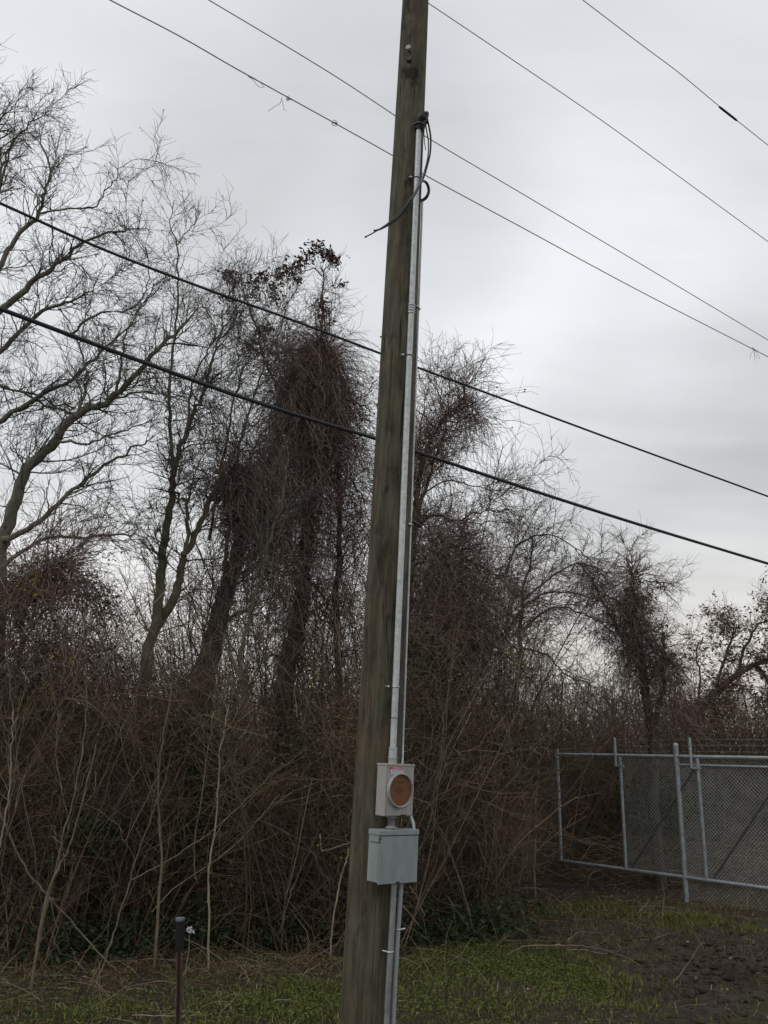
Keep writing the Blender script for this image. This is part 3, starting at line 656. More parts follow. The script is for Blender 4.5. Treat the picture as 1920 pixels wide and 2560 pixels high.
# ------------------------------------------------------------------ trees
def stems(name, groups, m, parent, big=.016):
    """thick ones get more sides"""
    V = []; hi = [(P, R) for P, R in groups]
    return tube_obj(name, hi, m, parent, 3)
def tree(name, label, cat, limbs, Y, trunk_m, twig_m, lv, base_px, group=None, seeds=0, leaves_=0, leaf_m=None, leaf_size=(.02, .035), angs=((25, 60), (20, 60), (20, 65)), lens=((.7, 1.7), (.35, .9), (.18, .42)), trop=.06, wob=.2, part_trunk='trunk', bare=()):
    root = thing(name, label, cat, (base_px.x, base_px.y, 0), None, group); off = np.array([base_px.x, base_px.y, 0])
    G = [(P - off, R) for P, R in limbs]
    tube_obj(part_trunk, G, trunk_m, root, 8); G = [g_ for i_, g_ in enumerate(G) if i_ not in bare]
    A = grow(G[:], lv[0], lens[0], angs[0], 9, wob, trop, .30, .005, .12, .012)
    B = grow([A] + G, lv[1], lens[1], angs[1], 6, wob, trop, .5, .0045, .2, .012)
    D_ = grow([B, A], lv[2], lens[2], angs[2], 4, wob, trop * .5, .6, .0032, .15, .006)
    tube_obj('branches', [A], M['bark_grey'] if trunk_m is not M['bark_dark'] else trunk_m, root, 4)
    tube_obj('twigs', [B, D_], twig_m, root, 3)
    if seeds:
        e = ends([B], seeds, .85); leaf_obj('seed_pods', e, (.010, .018), M['seed'], root, per=6, jitter=.018)
    if leaves_:
        e = ends([B, D_], leaves_, .3); leaf_obj('leaves', e, leaf_size, leaf_m, root, per=3, jitter=.035)
    return root, A, B, off
def gbase(limb0):
    P = limb0[0][0, 0]; return Vector((P[0], P[1], 0))

# T0: tree whose trunk stands outside the left edge
t0 = [limb([(-260, 2300), (-240, 1700), (-190, 1250), (-110, 960), (-60, 760), (-20, 540), (-10, 380), (-5, 280)], 11.5, .16, .02, 40, ground=True),
      limb([(-80, 820), (0, 668), (41, 592), (89, 548), (104, 516), (111, 478), (127, 437), (109, 374), (89, 327)], 11.3, .045, .008, 30),
      limb([(-25, 560), (0, 459), (9, 406), (41, 342), (89, 298), (123, 282)], 11.6, .03, .006, 20),
      limb([(-100, 930), (-20, 800), (63, 719), (120, 675), (165, 643), (222, 599), (301, 577), (348, 573)], 11.0, .06, .007, 30),
      limb([(-150, 1060), (-60, 960), (6, 880), (79, 801), (142, 763), (190, 747), (240, 726)], 11.2, .055, .008, 24),
      limb([(104, 535), (160, 522), (237, 516), (263, 478), (288, 444), (316, 406)], 11.2, .016, .005, 20),
      limb([(-150, 1150), (0, 1053), (90, 995), (199, 931), (270, 860), (340, 800)], 11.1, .05, .008, 24),
      limb([(-200, 1250), (-80, 940), (0, 965), (130, 1005), (190, 1020)], 11.8, .03, .01, 18),
      limb([(-20, 520), (20, 400), (33, 330), (40, 250)], 11.8, .02, .005, 16)]
tree('tree', 'tall bare grey tree whose branches reach in from beyond the left edge, highest of all', 'tree', t0, 11.5, M['bark_grey'], M['twig_grey'], (70, 640, 4600), gbase(t0[0]), 'bare trees along the thicket', 160, lens=((.4, 1.1), (.25, .65), (.15, .35)), trop=.02)
# T1
t1 = [limb([(-10, 1700), (0, 1400), (9, 1347), (41, 1248), (72, 1166), (136, 1108), (190, 1035), (249, 1017), (294, 981), (362, 909), (420, 850), (470, 800)], 11.0, .120, .02, 50, ground=True),
      limb([(10, 1350), (80, 1315), (163, 1243), (258, 1166), (343, 1121), (385, 1090)], 10.9, .045, .007, 26),
      limb([(0, 1420), (60, 1375), (120, 1345), (199, 1343), (270, 1340), (334, 1334), (345, 1310)], 10.8, .032, .007, 26),
      limb([(190, 1040), (220, 960), (208, 900), (200, 850), (225, 760), (240, 700)], 10.8, .02, .006, 24),
      limb([(250, 1017), (340, 980), (400, 985), (450, 992), (480, 985)], 11.0, .018, .006, 20),
      limb([(145, 1100), (215, 1108), (280, 1085), (350, 1065), (400, 1040)], 10.9, .02, .005, 20),
      limb([(294, 981), (305, 900), (316, 830), (358, 760), (400, 700)], 11.2, .022, .006, 20),
      limb([(190, 1035), (120, 1015), (60, 985), (0, 965)], 11.2, .024, .008, 14),
      limb([(60, 1190), (20, 1170), (-40, 1140)], 11, .018, .006, 10),
      limb([(177, 839), (240, 785), (316, 776), (358, 738), (372, 700), (368, 620)], 11.6, .02, .005, 22)]
tree('tree', 'bare grey tree with curving trunk rising from the left edge of the picture', 'tree', t1, 11.0, M['bark_grey'], M['twig_grey'], (60, 480, 3600), gbase(t1[0]), 'bare trees along the thicket', 110, lens=((.5, 1.3), (.3, .75), (.15, .36)), trop=.03)
# T2 forked
t2 = [limb([(330, 1900), (357, 1709), (372, 1620), (393, 1540), (400, 1440), (407, 1392), (420, 1300), (429, 1234), (434, 1184), (452, 1120), (470, 1067), (495, 1010), (511, 976), (529, 918), (545, 850), (560, 780)], 12.0, .100, .010, 60, ground=True),
      limb([(386, 1570), (415, 1530), (443, 1474), (452, 1430), (461, 1392), (490, 1330), (511, 1284), (540, 1220), (560, 1180), (590, 1130)], 12.1, .075, .025, 34),
      limb([(434, 1184), (428, 1130), (425, 1085), (423, 1000), (430, 900), (443, 800), (443, 706), (443, 611), (427, 564), (433, 500)], 12.0, .035, .006, 36),
      limb([(462, 1392), (468, 1270), (455, 1245), (428, 1230)], 12.0, .03, .016, 16),
      limb([(443, 611), (465, 580), (490, 560), (500, 530)], 12, .010, .005, 10),
      limb([(470, 1067), (480, 960), (520, 880), (560, 820), (600, 760)], 12.2, .02, .006, 20),
      limb([(475, 1215), (470, 1260), (500, 1150), (540, 1090)], 12, .012, .006, 14)]
r2, A2, B2, o2 = tree('tree', 'slender forked bare tree with a brown trunk left of the vine covered trees', 'tree', t2, 12.0, M['bark_pale'], M['twig_grey'], (60, 480, 3400), gbase(t2[0]), 'bare trees along the thicket', 150, lens=((.5, 1.3), (.3, .7), (.15, .35)), trop=.04)
# thin pale tree
t3b = [limb([(700, 2050), (660, 1900), (625, 1800), (603, 1688), (605, 1620), (628, 1525), (650, 1450), (664, 1383), (690, 1300), (709, 1240), (718, 1150)], 11.6, .05, .012, 44, ground=True),
       limb([(603, 1700), (575, 1640), (556, 1585), (545, 1560)], 11.6, .022, .014, 12),
       limb([(560, 1430), (585, 1260), (600, 1120), (630, 1010), (655, 930), (680, 850), (720, 780)], 12.4, .032, .006, 30),
       limb([(520, 1350), (560, 1150), (585, 1000), (620, 900), (640, 820)], 12.6, .025, .006, 24)]
tree('tree', 'thin pale greenish leaning tree between two dark vine covered trunks', 'tree', t3b, 11.6, M['bark_pale'], M['twig_grey'], (60, 320, 2000), gbase(t3b[0]), 'bare trees along the thicket')

def vine_mass(root, guides, off, count, L, spread, seed_m, r=(.0024, .0050), down=-.28, wob=.42, n=8, tl=0.0, leaf=0, part='vines'):
    """many long curly stems that start round a limb and hang; guides: list of (P,R,radius_along)"""
    Ps = []
    for (P, Rr, spr, frac) in guides:
        c = int(count * frac); t = rng.random(c) * (P.shape[1] - 1.001); i = t.astype(int); f = (t - i)[:, None]
        base_ = P[0, i] * (1 - f) + P[0, i + 1] * f
        s = np.interp(t / (P.shape[1] - 1), np.linspace(0, 1, len(spr)), spr)
        d0 = norm(rng.normal(size=(c, 3)) + np.array([0, 0, .25]))
        st = base_ + d0 * (s * rng.random(c) ** .75)[:, None] * np.array([1, 1, .8])
        cl = .5 * vnoise(st[:, 0] * 1.0 + st[:, 1] * .4 + 40, st[:, 2] * .6 + 10, .21) + .5 * vnoise(st[:, 0] + 90, st[:, 2] * .5 + st[:, 1] + 20, .5)
        kp = rng.random(c) < np.clip((cl - .28) * 3.2, .22, 1); st, d0 = st[kp], d0[kp]; c = len(st); f = f[kp]
        d = norm(d0 * .7 + rng.normal(0, .6, (c, 3))); ln = rng.uniform(L[0], L[1], c)
        Q = np.empty((c, n, 3)); Q[:, 0] = st
        wv = rng.choice([wob, wob * .45], c)[:, None]
        for k in range(1, n):
            d = norm(d + rng.normal(0, 1, (c, 3)) * wv + np.array([0, 0, down])); Q[:, k] = Q[:, k - 1] + d * (ln / (n - 1))[:, None]
        Ps.append((Q - off, rng.uniform(r[0], r[1], c)[:, None] * np.linspace(1, .6, n)[None]))
    tube_obj(part, Ps, seed_m, root, 3)
    if leaf:
        e = ends(Ps, leaf, .1); leaf_obj('dead_leaves', e, (.018, .034), M['leaf_vine'], root, per=2, jitter=.04)
# T3 vine wrapped leaning trunk
t3 = [limb([(470, 1900), (497, 1731), (520, 1650), (542, 1573), (560, 1500), (583, 1415), (600, 1350), (608, 1290), (625, 1230), (650, 1180)], 12.5, .21, .07, 44, ground=True),
      limb([(600, 1350), (580, 1280), (560, 1215), (585, 1170)], 12.5, .05, .02, 16),
      limb([(583, 1415), (640, 1380), (690, 1345), (720, 1330)], 12.4, .04, .015, 14),
      limb([(542, 1573), (600, 1530), (640, 1540)], 12.4, .03, .01, 10),
      limb([(608, 1290), (650, 1200), (700, 1080), (720, 980), (735, 900)], 12.7, .06, .02, 24)]
r3, A3, B3, o3 = tree('vine_covered_tree', 'dark leaning trunk wrapped in purplish vines with rounded vine cap at mid height', 'tree', t3, 12.5, M['bark_dark'], M['twig_vine'], (50, 420, 2600), gbase(t3[0]), 'trees smothered in bare vines', 0)
cap3 = limb([(560, 1240), (590, 1195), (625, 1200), (655, 1260), (668, 1330), (665, 1400)], 12.3, .03, .03, 20)
vine_mass(r3, [(t3[0][0], None, [.1, .16, .22, .22, .2, .28, .4], .22), (cap3[0], None, [.12, .2, .28, .32, .36, .3], .45), (t3[4][0], None, [.2, .3, .4, .3], .23)], o3, 4800, (.4, 1.3), None, M['twig_vine'], leaf=900)
# T4 the tall vine tower
t4 = [limb([(690, 2000), (701, 1770), (734, 1607), (750, 1520), (758, 1444), (768, 1350), (774, 1281), (785, 1150), (795, 1000), (800, 900), (803, 860)], 13.5, .19, .05, 60, ground=True), limb([(803, 870), (803, 820), (806, 760), (808, 700), (806, 670)], 13.5, .028, .010, 16),
      limb([(806, 690), (780, 670), (755, 680), (735, 690)], 13.5, .012, .006, 10), limb([(806, 680), (825, 660), (840, 640)], 13.5, .010, .006, 8), limb([(806, 720), (845, 740), (850, 770)], 13.5, .008, .005, 8),
      limb([(800, 900), (760, 870), (720, 880), (690, 860)], 13.5, .035, .010, 16), limb([(795, 1010), (850, 1000), (900, 1010), (925, 1030)], 13.4, .03, .01, 16),
      limb([(785, 1150), (840, 1160), (880, 1200), (910, 1260)], 13.4, .03, .01, 16),
      limb([(774, 1281), (720, 1310), (680, 1330)], 13.4, .03, .012, 12), limb([(758, 1444), (800, 1480), (830, 1540)], 13.4, .04, .015, 12),
      limb([(790, 1080), (720, 1000), (660, 900), (640, 820), (610, 740), (570, 680)], 13.6, .035, .006, 24), limb([(660, 900), (700, 830), (720, 760), (745, 720)], 13.5, .014, .005, 16),
      limb([(850, 2000), (845, 1700), (840, 1500), (850, 1350), (845, 1200), (820, 1050)], 13.8, .08, .03, 24, ground=True)]
r4, A4, B4, o4 = tree('vine_covered_tree', 'tallest tree left of the pole smothered in dark vines and topped by a leafy tuft', 'tree', t4, 13.5, M['bark_dark'], M['twig_vine'], (110, 800, 4200), gbase(t4[0]), 'trees smothered in bare vines', 0, lens=((.4, 1.1), (.3, .7), (.18, .4)), trop=-.02, bare=(1, 2, 3, 4, 11))
tow = limb([(780, 1500), (784, 1300), (790, 1180), (797, 1080), (797, 980), (800, 920), (802, 865)], 13.4, .03, .03, 30)
vine_mass(r4, [(tow[0], None, [1.2, 1.2, 1.1, .82, .42, .20, .06], .80), (t4[0][0], None, [.25, .3, .3, .3, .3, .3], .16), (tow[0], None, [.26, .28, .26, .20, .16, .14, .08], .08)], o4, 11000, (.35, 1.5), None, M['twig_vine'], leaf=2200)
def tuft(pxs, Y, n, spread, off):
    c = np.concatenate([np.array(at(x, y, Y))[None] + rng.normal(0, 1, (int(n * w), 3)) * np.array([spread, spread, spread * .8]) * w ** .3 for x, y, w in pxs]); return c - off
cc = tuft([(790, 625, 1), (820, 640, 1), (770, 640, .8), (745, 660, .7), (838, 655, .6), (700, 690, .8), (715, 680, .5), (660, 690, .5), (630, 700, .6), (690, 740, .6), (600, 700, .4), (570, 690, .5), (850, 712, .3), (803, 770, .4), (812, 790, .4), (800, 760, .4), (740, 700, .4), (680, 715, .5), (640, 740, .5), (625, 870, .8), (660, 830, .8), (560, 745, .4), (590, 780, .6)], 13.5, 60, .085, o4)
leaf_obj('leaf_tuft', cc, (.028, .055), M['leaf_vine'], r4, per=2, jitter=.03)
tube_obj('tuft_twigs', [grow([(P - o4, R) for P, R in (t4[1], t4[2], t4[3], t4[4], t4[10], t4[11])], 200, (.12, .36), (20, 70), 5, .3, .02, .6, .0035)], M['twig_vine'], r4)
# T5 right of the pole
t5 = [limb([(1010, 2000), (1015, 1700), (1020, 1500), (1030, 1350), (1045, 1220), (1065, 1130), (1100, 1060), (1130, 1030), (1160, 1010)], 13.0, .09, .012, 40, ground=True),
      limb([(1030, 1350), (1060, 1240), (1085, 1150), (1110, 1090), (1120, 1010), (1115, 980)], 13.1, .035, .006, 24),
      limb([(1020, 1330), (1080, 1290), (1140, 1300), (1200, 1280), (1280, 1270)], 13.0, .028, .006, 20),
      limb([(1018, 1420), (1100, 1390), (1170, 1400), (1240, 1440), (1280, 1480)], 13.0, .028, .007, 20),
      limb([(1020, 1300), (1035, 1160), (1060, 1020), (1070, 950)], 13.2, .02, .005, 18),
      limb([(1045, 1240), (1130, 1200), (1200, 1220), (1270, 1230)], 13.1, .015, .005, 18),
      limb([(1100, 2000), (1120, 1800), (1180, 1650), (1260, 1580), (1330, 1500), (1400, 1480), (1500, 1500)], 13.5, .05, .010, 30, ground=True),
      limb([(1010, 1600), (1100, 1540), (1200, 1590), (1290, 1660), (1350, 1720)], 13.2, .03, .01, 22)]
r5, A5, B5, o5 = tree('vine_covered_tree', 'twiggy vine tangled tree immediately right of the pole with a fuzzy leaning top', 'tree', t5, 13.0, M['bark_dark'], M['twig_vine'], (110, 900, 5000), gbase(t5[0]), 'trees smothered in bare vines', 90, lens=((.4, 1.1), (.25, .7), (.15, .38)), trop=.02)
f5 = limb([(1040, 1200), (1060, 1130), (1100, 1070), (1140, 1040), (1180, 1040)], 13.0, .02, .02, 16); g5 = limb([(1010, 1720), (1080, 1620), (1180, 1560), (1120, 1440), (1060, 1330)], 13.2, .02, .02, 20)
vine_mass(r5, [(f5[0], None, [.25, .36, .42, .42, .35], .17), (g5[0], None, [.9, 1.0, 1.1, .9, .7], .83)], o5, 10000, (.3, 1.1), None, M['twig_vine'], down=-.12, leaf=1300)
# T6 arching tree
t6 = [limb([(1280, 2000), (1290, 1800), (1300, 1600), (1310, 1480), (1330, 1400), (1330, 1340)], 14.5, .06, .01, 28, ground=True),
      limb([(1260, 1450), (1290, 1370), (1340, 1340), (1400, 1345), (1450, 1380), (1480, 1400)], 14.5, .02, .006, 20),
      limb([(1300, 1580), (1380, 1520), (1450, 1530), (1500, 1560), (1560, 1590)], 14.6, .025, .007, 20),
      limb([(1310, 1500), (1380, 1440), (1440, 1410), (1490, 1420), (1520, 1430)], 14.6, .018, .005, 18),
      limb([(1300, 1620), (1370, 1640), (1420, 1690), (1480, 1710)], 14.4, .02, .006, 16), limb([(1300, 1640), (1240, 1560), (1200, 1500), (1170, 1440)], 14.4, .02, .006, 16)]
tree('tree', 'thin bare tree with an arching top midway between the pole and the gate', 'tree', t6, 14.5, M['bark_dark'], M['twig_grey'], (90, 650, 3000), gbase(t6[0]), 'bare trees along the thicket', 60, lens=((.3, .8), (.2, .5), (.12, .3)), trop=-.03)
# T6b vine spire
t6b = [limb([(1640, 2050), (1630, 1850), (1610, 1700), (1590, 1600), (1585, 1520), (1582, 1450), (1580, 1430)], 15.5, .12, .03, 30, ground=True),
       limb([(1605, 1680), (1560, 1600), (1520, 1530), (1480, 1450), (1450, 1400)], 15.4, .05, .012, 22), limb([(1640, 1800), (1660, 1700), (1660, 1620), (1655, 1580)], 15.5, .05, .015, 18),
       limb([(1582, 1480), (1600, 1455), (1630, 1455), (1640, 1460)], 15.5, .012, .006, 10), limb([(1585, 1530), (1540, 1500), (1500, 1480)], 15.5, .018, .006, 12)]
r6, A6, B6, o6 = tree('vine_covered_tree', 'ragged vine covered spire with green leaf specks standing behind the gate', 'tree', t6b, 15.5, M['bark_dark'], M['twig_vine'], (70, 500, 2600), gbase(t6b[0]), 'trees smothered in bare vines', lens=((.3, .8), (.2, .5), (.14, .3)), trop=-.03)
sp6 = limb([(1600, 1900), (1600, 1750), (1595, 1650), (1588, 1560), (1582, 1470)], 15.4, .02, .02, 24); sq6 = limb([(1680, 1850), (1665, 1720), (1658, 1620)], 15.4, .02, .02, 14)
vine_mass(r6, [(sp6[0], None, [.8, .6, .4, .26, .10], .5), (sq6[0], None, [.7, .4, .15], .25), (t6b[1][0], None, [.3, .18, .14, .10], .12)], o6, 4600, (.3, 1.0), None, M['twig_vine'], leaf=1200)
leaf_obj('green_leaves', tuft([(1640, 1462, .5), (1618, 1495, .5), (1590, 1450, .6), (1655, 1565, .6), (1620, 1520, .4), (1570, 1490, .5)], 15.4, 26, .09, o6), (.03, .055), M['leaf_green'], r6, per=2)
# T7 far right arching tree
t7 = [limb([(1700, 2000), (1715, 1850), (1740, 1790), (1790, 1730), (1840, 1690), (1890, 1660), (1960, 1640)], 18, .13, .04, 30, ground=True),
      limb([(1790, 1730), (1810, 1650), (1830, 1590), (1850, 1560)], 18, .04, .01, 16), limb([(1840, 1690), (1870, 1600), (1900, 1560), (1940, 1540)], 18, .04, .01, 16),
      limb([(1740, 1790), (1750, 1700), (1740, 1630), (1760, 1590)], 18, .03, .01, 16), limb([(1890, 1660), (1930, 1720), (1960, 1800)], 18, .05, .02, 12),
      limb([(1990, 2050), (1985, 1800), (1975, 1650), (1960, 1540)], 18.5, .12, .03, 20, ground=True)]
tree('tree', 'dark tree with one thick branch arching right at the right edge behind the fence', 'tree', t7, 18, M['bark_dark'], M['twig_vine'], (150, 1400, 6000), gbase(t7[0]), 'bare trees along the thicket', 0, 2400, M['leaf_dead'], (.03, .05), lens=((.3, .7), (.2, .5), (.15, .35)), trop=-.03)
# T8 lower left vine mound
t8 = [limb([(20, 2250), (30, 1900), (50, 1700), (60, 1550), (90, 1450), (140, 1410)], 10.3, .06, .02, 24, ground=True), limb([(100, 2250), (105, 1950), (100, 1750), (95, 1600)], 10.2, .04, .015, 20, ground=True),
      limb([(60, 1600), (140, 1500), (200, 1480), (260, 1530)], 10.3, .02, .007, 16), limb([(180, 2250), (185, 1900), (190, 1700), (215, 1560)], 10.5, .03, .01, 20, ground=True)]
r8, A8, B8, o8 = tree('vine_mound', 'rounded dark vine smothered small tree at the left edge with a few yellow leaves', 'tree', t8, 10.3, M['bark_dark'], M['twig_vine'], (60, 420, 2200), gbase(t8[0]), 'trees smothered in bare vines', lens=((.4, 1.0), (.3, .7), (.15, .35)))
m8 = limb([(-40, 1500), (40, 1480), (120, 1450), (180, 1450), (240, 1530)], 10.3, .02, .02, 20); n8 = limb([(0, 1750), (90, 1650), (160, 1640), (220, 1650)], 10.2, .02, .02, 20)
vine_mass(r8, [(m8[0], None, [.24, .26, .28, .26, .2], .42), (n8[0], None, [.5, .55, .6, .5], .5)], o8, 3900, (.3, 1.0), None, M['twig_vine'], leaf=1800)
leaf_obj('yellow_leaves', tuft([(80, 1455, .6), (100, 1490, .7), (60, 1480, .6), (160, 1640, .5), (182, 1632, .4), (150, 1690, .4), (120, 1720, .6), (90, 1750, .8), (60, 1760, .6), (170, 1790, .4), (140, 1740, .5)], 9.9, 30, .07, o8), (.018, .032), M['leaf_yellow'], r8, per=1)
leaf_obj('dark_leaves', tuft([(270, 1480, .5), (285, 1500, .5), (262, 1510, .5), (275, 1390, .3), (290, 1375, .3), (255, 1400, .4), (290, 1540, .4)], 10.2, 30, .08, o8), (.02, .035), M['leaf_ivy'], r8, per=1)

# ------------------------------------------------------------------ undergrowth (nobody could count it)
def front(px):
    return np.interp(px, [-400, 0, 500, 900, 1050, 1210, 1260, 1300, 1340, 1700, 2300], [9.6, 9.6, 9.7, 10.0, 10.6, 11.2, 13.0, 15.6, 17.2, 17.0, 17.0])
def scatter(count, depth, pw=1.3, lo=-350, hi=2300):
    px = rng.uniform(lo, hi, count); Y = front(px) + depth * rng.random(count) ** pw
    Y = Y + (vnoise(px / 100 + 30, Y * 0 + 5, 1.1) - .5) * 1.3 * (px < 1150)
    X = Y * (px - 940) / 2080
    return X, Y, px
def polys(X, Y, Z, d, L, n, wob, grav, r):
    c = len(X); P = np.empty((c, n, 3)); P[:, 0] = np.stack([X, Y, Z], 1)
    for k in range(1, n):
        d = norm(d + rng.normal(0, wob, (c, 3)) + np.array([0, 0, grav])); P[:, k] = P[:, k - 1] + d * (L / (n - 1))[:, None]
    return P, r[:, None] * np.linspace(1, .5, n)[None]
X, Y, px = scatter(2000, 7)
hgt = np.interp(px, [0, 300, 700, 1300, 1450, 1920], [3.4, 3.0, 3.3, 3.3, 3.1, 2.7])
hgt = hgt * (.6 + .8 * vnoise(X + 4, Y + 31, 1.2)); d = norm(np.stack([rng.normal(0, .28, len(X)), rng.normal(0, .25, len(X)), np.ones(len(X))], 1))
S = polys(X, Y, ground_z(X, Y), d, rng.uniform(.45, 1.25, len(X)) * hgt, 10, .09, -.03, rng.uniform(.005, .012, len(X)))
S2 = grow([S], 15000, (.35, 1.1), (25, 75), 6, .22, -.02, .6, .0035, .1)
S3 = grow([S2], 26000, (.15, .5), (20, 70), 4, .25, 0, .7, .003, .1)
X, Y, px = scatter(760, 5, 1.0); Y = Y + 3.9; X = Y * (px - 940) / 2080; hh = np.interp(px, [-300, 0, 300, 430, 600, 880, 1060, 1200, 1300, 1400, 1600, 1700, 2000], [4.2, 4, 3.4, 4.8, 6.8, 7.4, 7.8, 6.4, 5.0, 4.4, 4.6, 4.0, 4.0])
U1 = polys(X, Y, np.zeros(len(X)), norm(np.stack([rng.normal(0, .18, len(X)), rng.normal(0, .18, len(X)), np.ones(len(X))], 1)), rng.uniform(.6, 1.05, len(X)) * hh, 12, .08, 0, rng.uniform(.007, .018, len(X)))
U2 = grow([U1], 7500, (.4, 1.3), (25, 70), 7, .22, .02, .5, .004, .3); U3 = grow([U2], 22000, (.15, .55), (20, 70), 4, .25, .02, .7, .0035, .1)
tag(tube_obj('understory', [U1, U2, U3], M['twig_brown']), 'bare understory saplings rising thinly behind the thicket', 'understory', kind='stuff')
tag(tube_obj('undergrowth', [S, S2, S3], M['twig_brown']), 'dense brown leafless thicket of stems filling the edge of the wood', 'undergrowth', kind='stuff')
X, Y, px = scatter(78000, 6.0, 1.25)
top = np.interp(px, [-300, 300, 500, 1000, 1300, 1430, 1600, 1920], [2.9, 2.6, 2.7, 3.1, 3.0, 2.7, 2.8, 2.4]) * rng.uniform(.82, 1.12, len(X)) * (.55 + .9 * vnoise(X + 40, Y + 10, 1.0))
Z = top * rng.random(len(X)) ** .85 + .02
T_ = polys(X, Y, Z, norm(rng.normal(size=(len(X), 3))), rng.uniform(.2, .75, len(X)), 5, .4, -.1, rng.uniform(.002, .0042, len(X)))
tag(tube_obj('bramble_tangle', [T_], M['twig_brown']), 'tangle of thin brown brambles and dead twigs through the thicket', 'brambles', kind='stuff')
X, Y, px = scatter(70000, 6, 1.3); Z = rng.random(len(X)) ** .8 * 2.7
m_ = vnoise(X + 10, Z * 1.2 + 30, .7) > .42
tag(leaf_obj('dead_foliage', np.stack([X, Y, Z], 1)[m_], (.012, .030), M['leaf_dead'], None), 'withered brown leaves hanging in the thicket', 'dead leaves', kind='stuff')
cen = [(480, 1840, 10.6, .30), (470, 1900, 10.4, .25), (520, 2080, 10.2, .2), (210, 2090, 9.6, .18), (1060, 1780, 11.2, .35), (1080, 1700, 11.5, .3), (1250, 1880, 11.6, .3), (1030, 1650, 11.4, .3), (870, 1950, 10.8, .3),
       (1150, 2360, 10.8, .32), (1050, 2340, 10.6, .35), (980, 2300, 10.6, .3), (700, 2380, 10.2, .3), (640, 2330, 10.2, .25), (480, 2330, 10, .25), (300, 2400, 9.8, .3), (120, 2420, 9.6, .3), (860, 2390, 10.1, .25), (1240, 2330, 11, .3), (1640, 2000, 15.8, .5), (760, 1860, 11, .3), (570, 1960, 10.4, .2)]
pts = np.concatenate([np.array(at(x, y, Yd))[None] + rng.normal(0, 1, (420, 3)) * s * np.array([1, .6, .8]) for x, y, Yd, s in cen]); pts[:, 2] = np.abs(pts[:, 2])
tag(leaf_obj('ivy', pts, (.02, .042), M['leaf_ivy'], None, per=2), 'patches of dark green ivy leaves low in the thicket', 'ivy', kind='stuff')
yc = [(850, 2131, 9.9, 4), (790, 1730, 11.5, 14), (775, 1690, 11.5, 14), (1285, 1642, 12.6, 16), (1180, 1450, 13, 10), (660, 1980, 10.2, 5), (570, 1975, 10.2, 5), (1680, 1960, 16, 10), (1610, 1970, 16, 16), (300, 2150, 10, 4), (590, 2240, 10, 6), (1470, 1590, 14.6, 10), (450, 2210, 10, 3)]
pts = np.concatenate([np.array(at(x, y, Yd))[None] + rng.normal(0, 1, (k, 3)) * .09 * np.array([1, .5, .8]) for x, y, Yd, k in yc])
tag(leaf_obj('yellow_leaves', pts, (.018, .035), M['leaf_yellow'], None), 'scattered last yellow leaves hanging in the brush', 'leaves', kind='stuff')
X, Y, px = scatter(15000, 4, 1.3); Z = rng.random(len(X)) ** .9 * 3.0; k = vnoise(X + 70, Z + 8, .55) > .55
tag(leaf_obj('olive_leaves', np.stack([X, Y, Z], 1)[k], (.014, .030), M['leaf_green'], None), 'olive green leaves scattered through the thicket', 'leaves', kind='stuff')
# far wood
c = 1100; X = rng.uniform(-26, 34, c); Y = rng.uniform(19, 42, c); f_ = Y / 30
S = polys(X, Y, np.zeros(c), norm(np.stack([rng.normal(0, .12, c), rng.normal(0, .12, c), np.ones(c)], 1)), rng.uniform(2.4, 4.6, c) * f_ ** .6, 8, .07, .03, rng.uniform(.02, .05, c))
S2 = grow([S], 11000, (.7, 1.9), (25, 70), 6, .2, .03, .5, .007, .15, .03); S3 = grow([S2], 20000, (.4, 1.0), (20, 70), 4, .25, .02, .6, .005, .1, .012)
tag(tube_obj('far_wood', [S, S2, S3], M['twig_brown']), 'low bare wood far beyond the thicket', 'wood', kind='stuff')
# green shrubs behind the fence
for (x, y, Yd, s, lab) in ((1650, 2010, 17.5, 1.0, 'yellowish green leafy shrub seen through the gate mesh'), (1860, 1890, 21, 1.5, 'dull green leafy bush beyond the fence at the right edge')):
    c0 = at(x, y, Yd); root = thing('leafy_shrub', lab, 'shrub', (c0.x, c0.y, 0), None, 'leafy shrubs beyond the gate')
    c = 26; st = polys(rng.normal(0, .12, c), rng.normal(0, .12, c), np.zeros(c), norm(np.stack([rng.normal(0, .45, c), rng.normal(0, .45, c), np.ones(c)], 1)), rng.uniform(.8, 1.15, c) * (c0.z + s * .5), 8, .1, 0, np.full(c, .012))
    tw = grow([st], 400, (.3, .9), (25, 70), 5, .2, 0, .6, .005); tube_obj('stems', [st, tw], M['twig_brown'], root)
    leaf_obj('leaves', ends([tw], 1500, .2), (.03, .06), M['leaf_green'], root, per=2, jitter=.06)

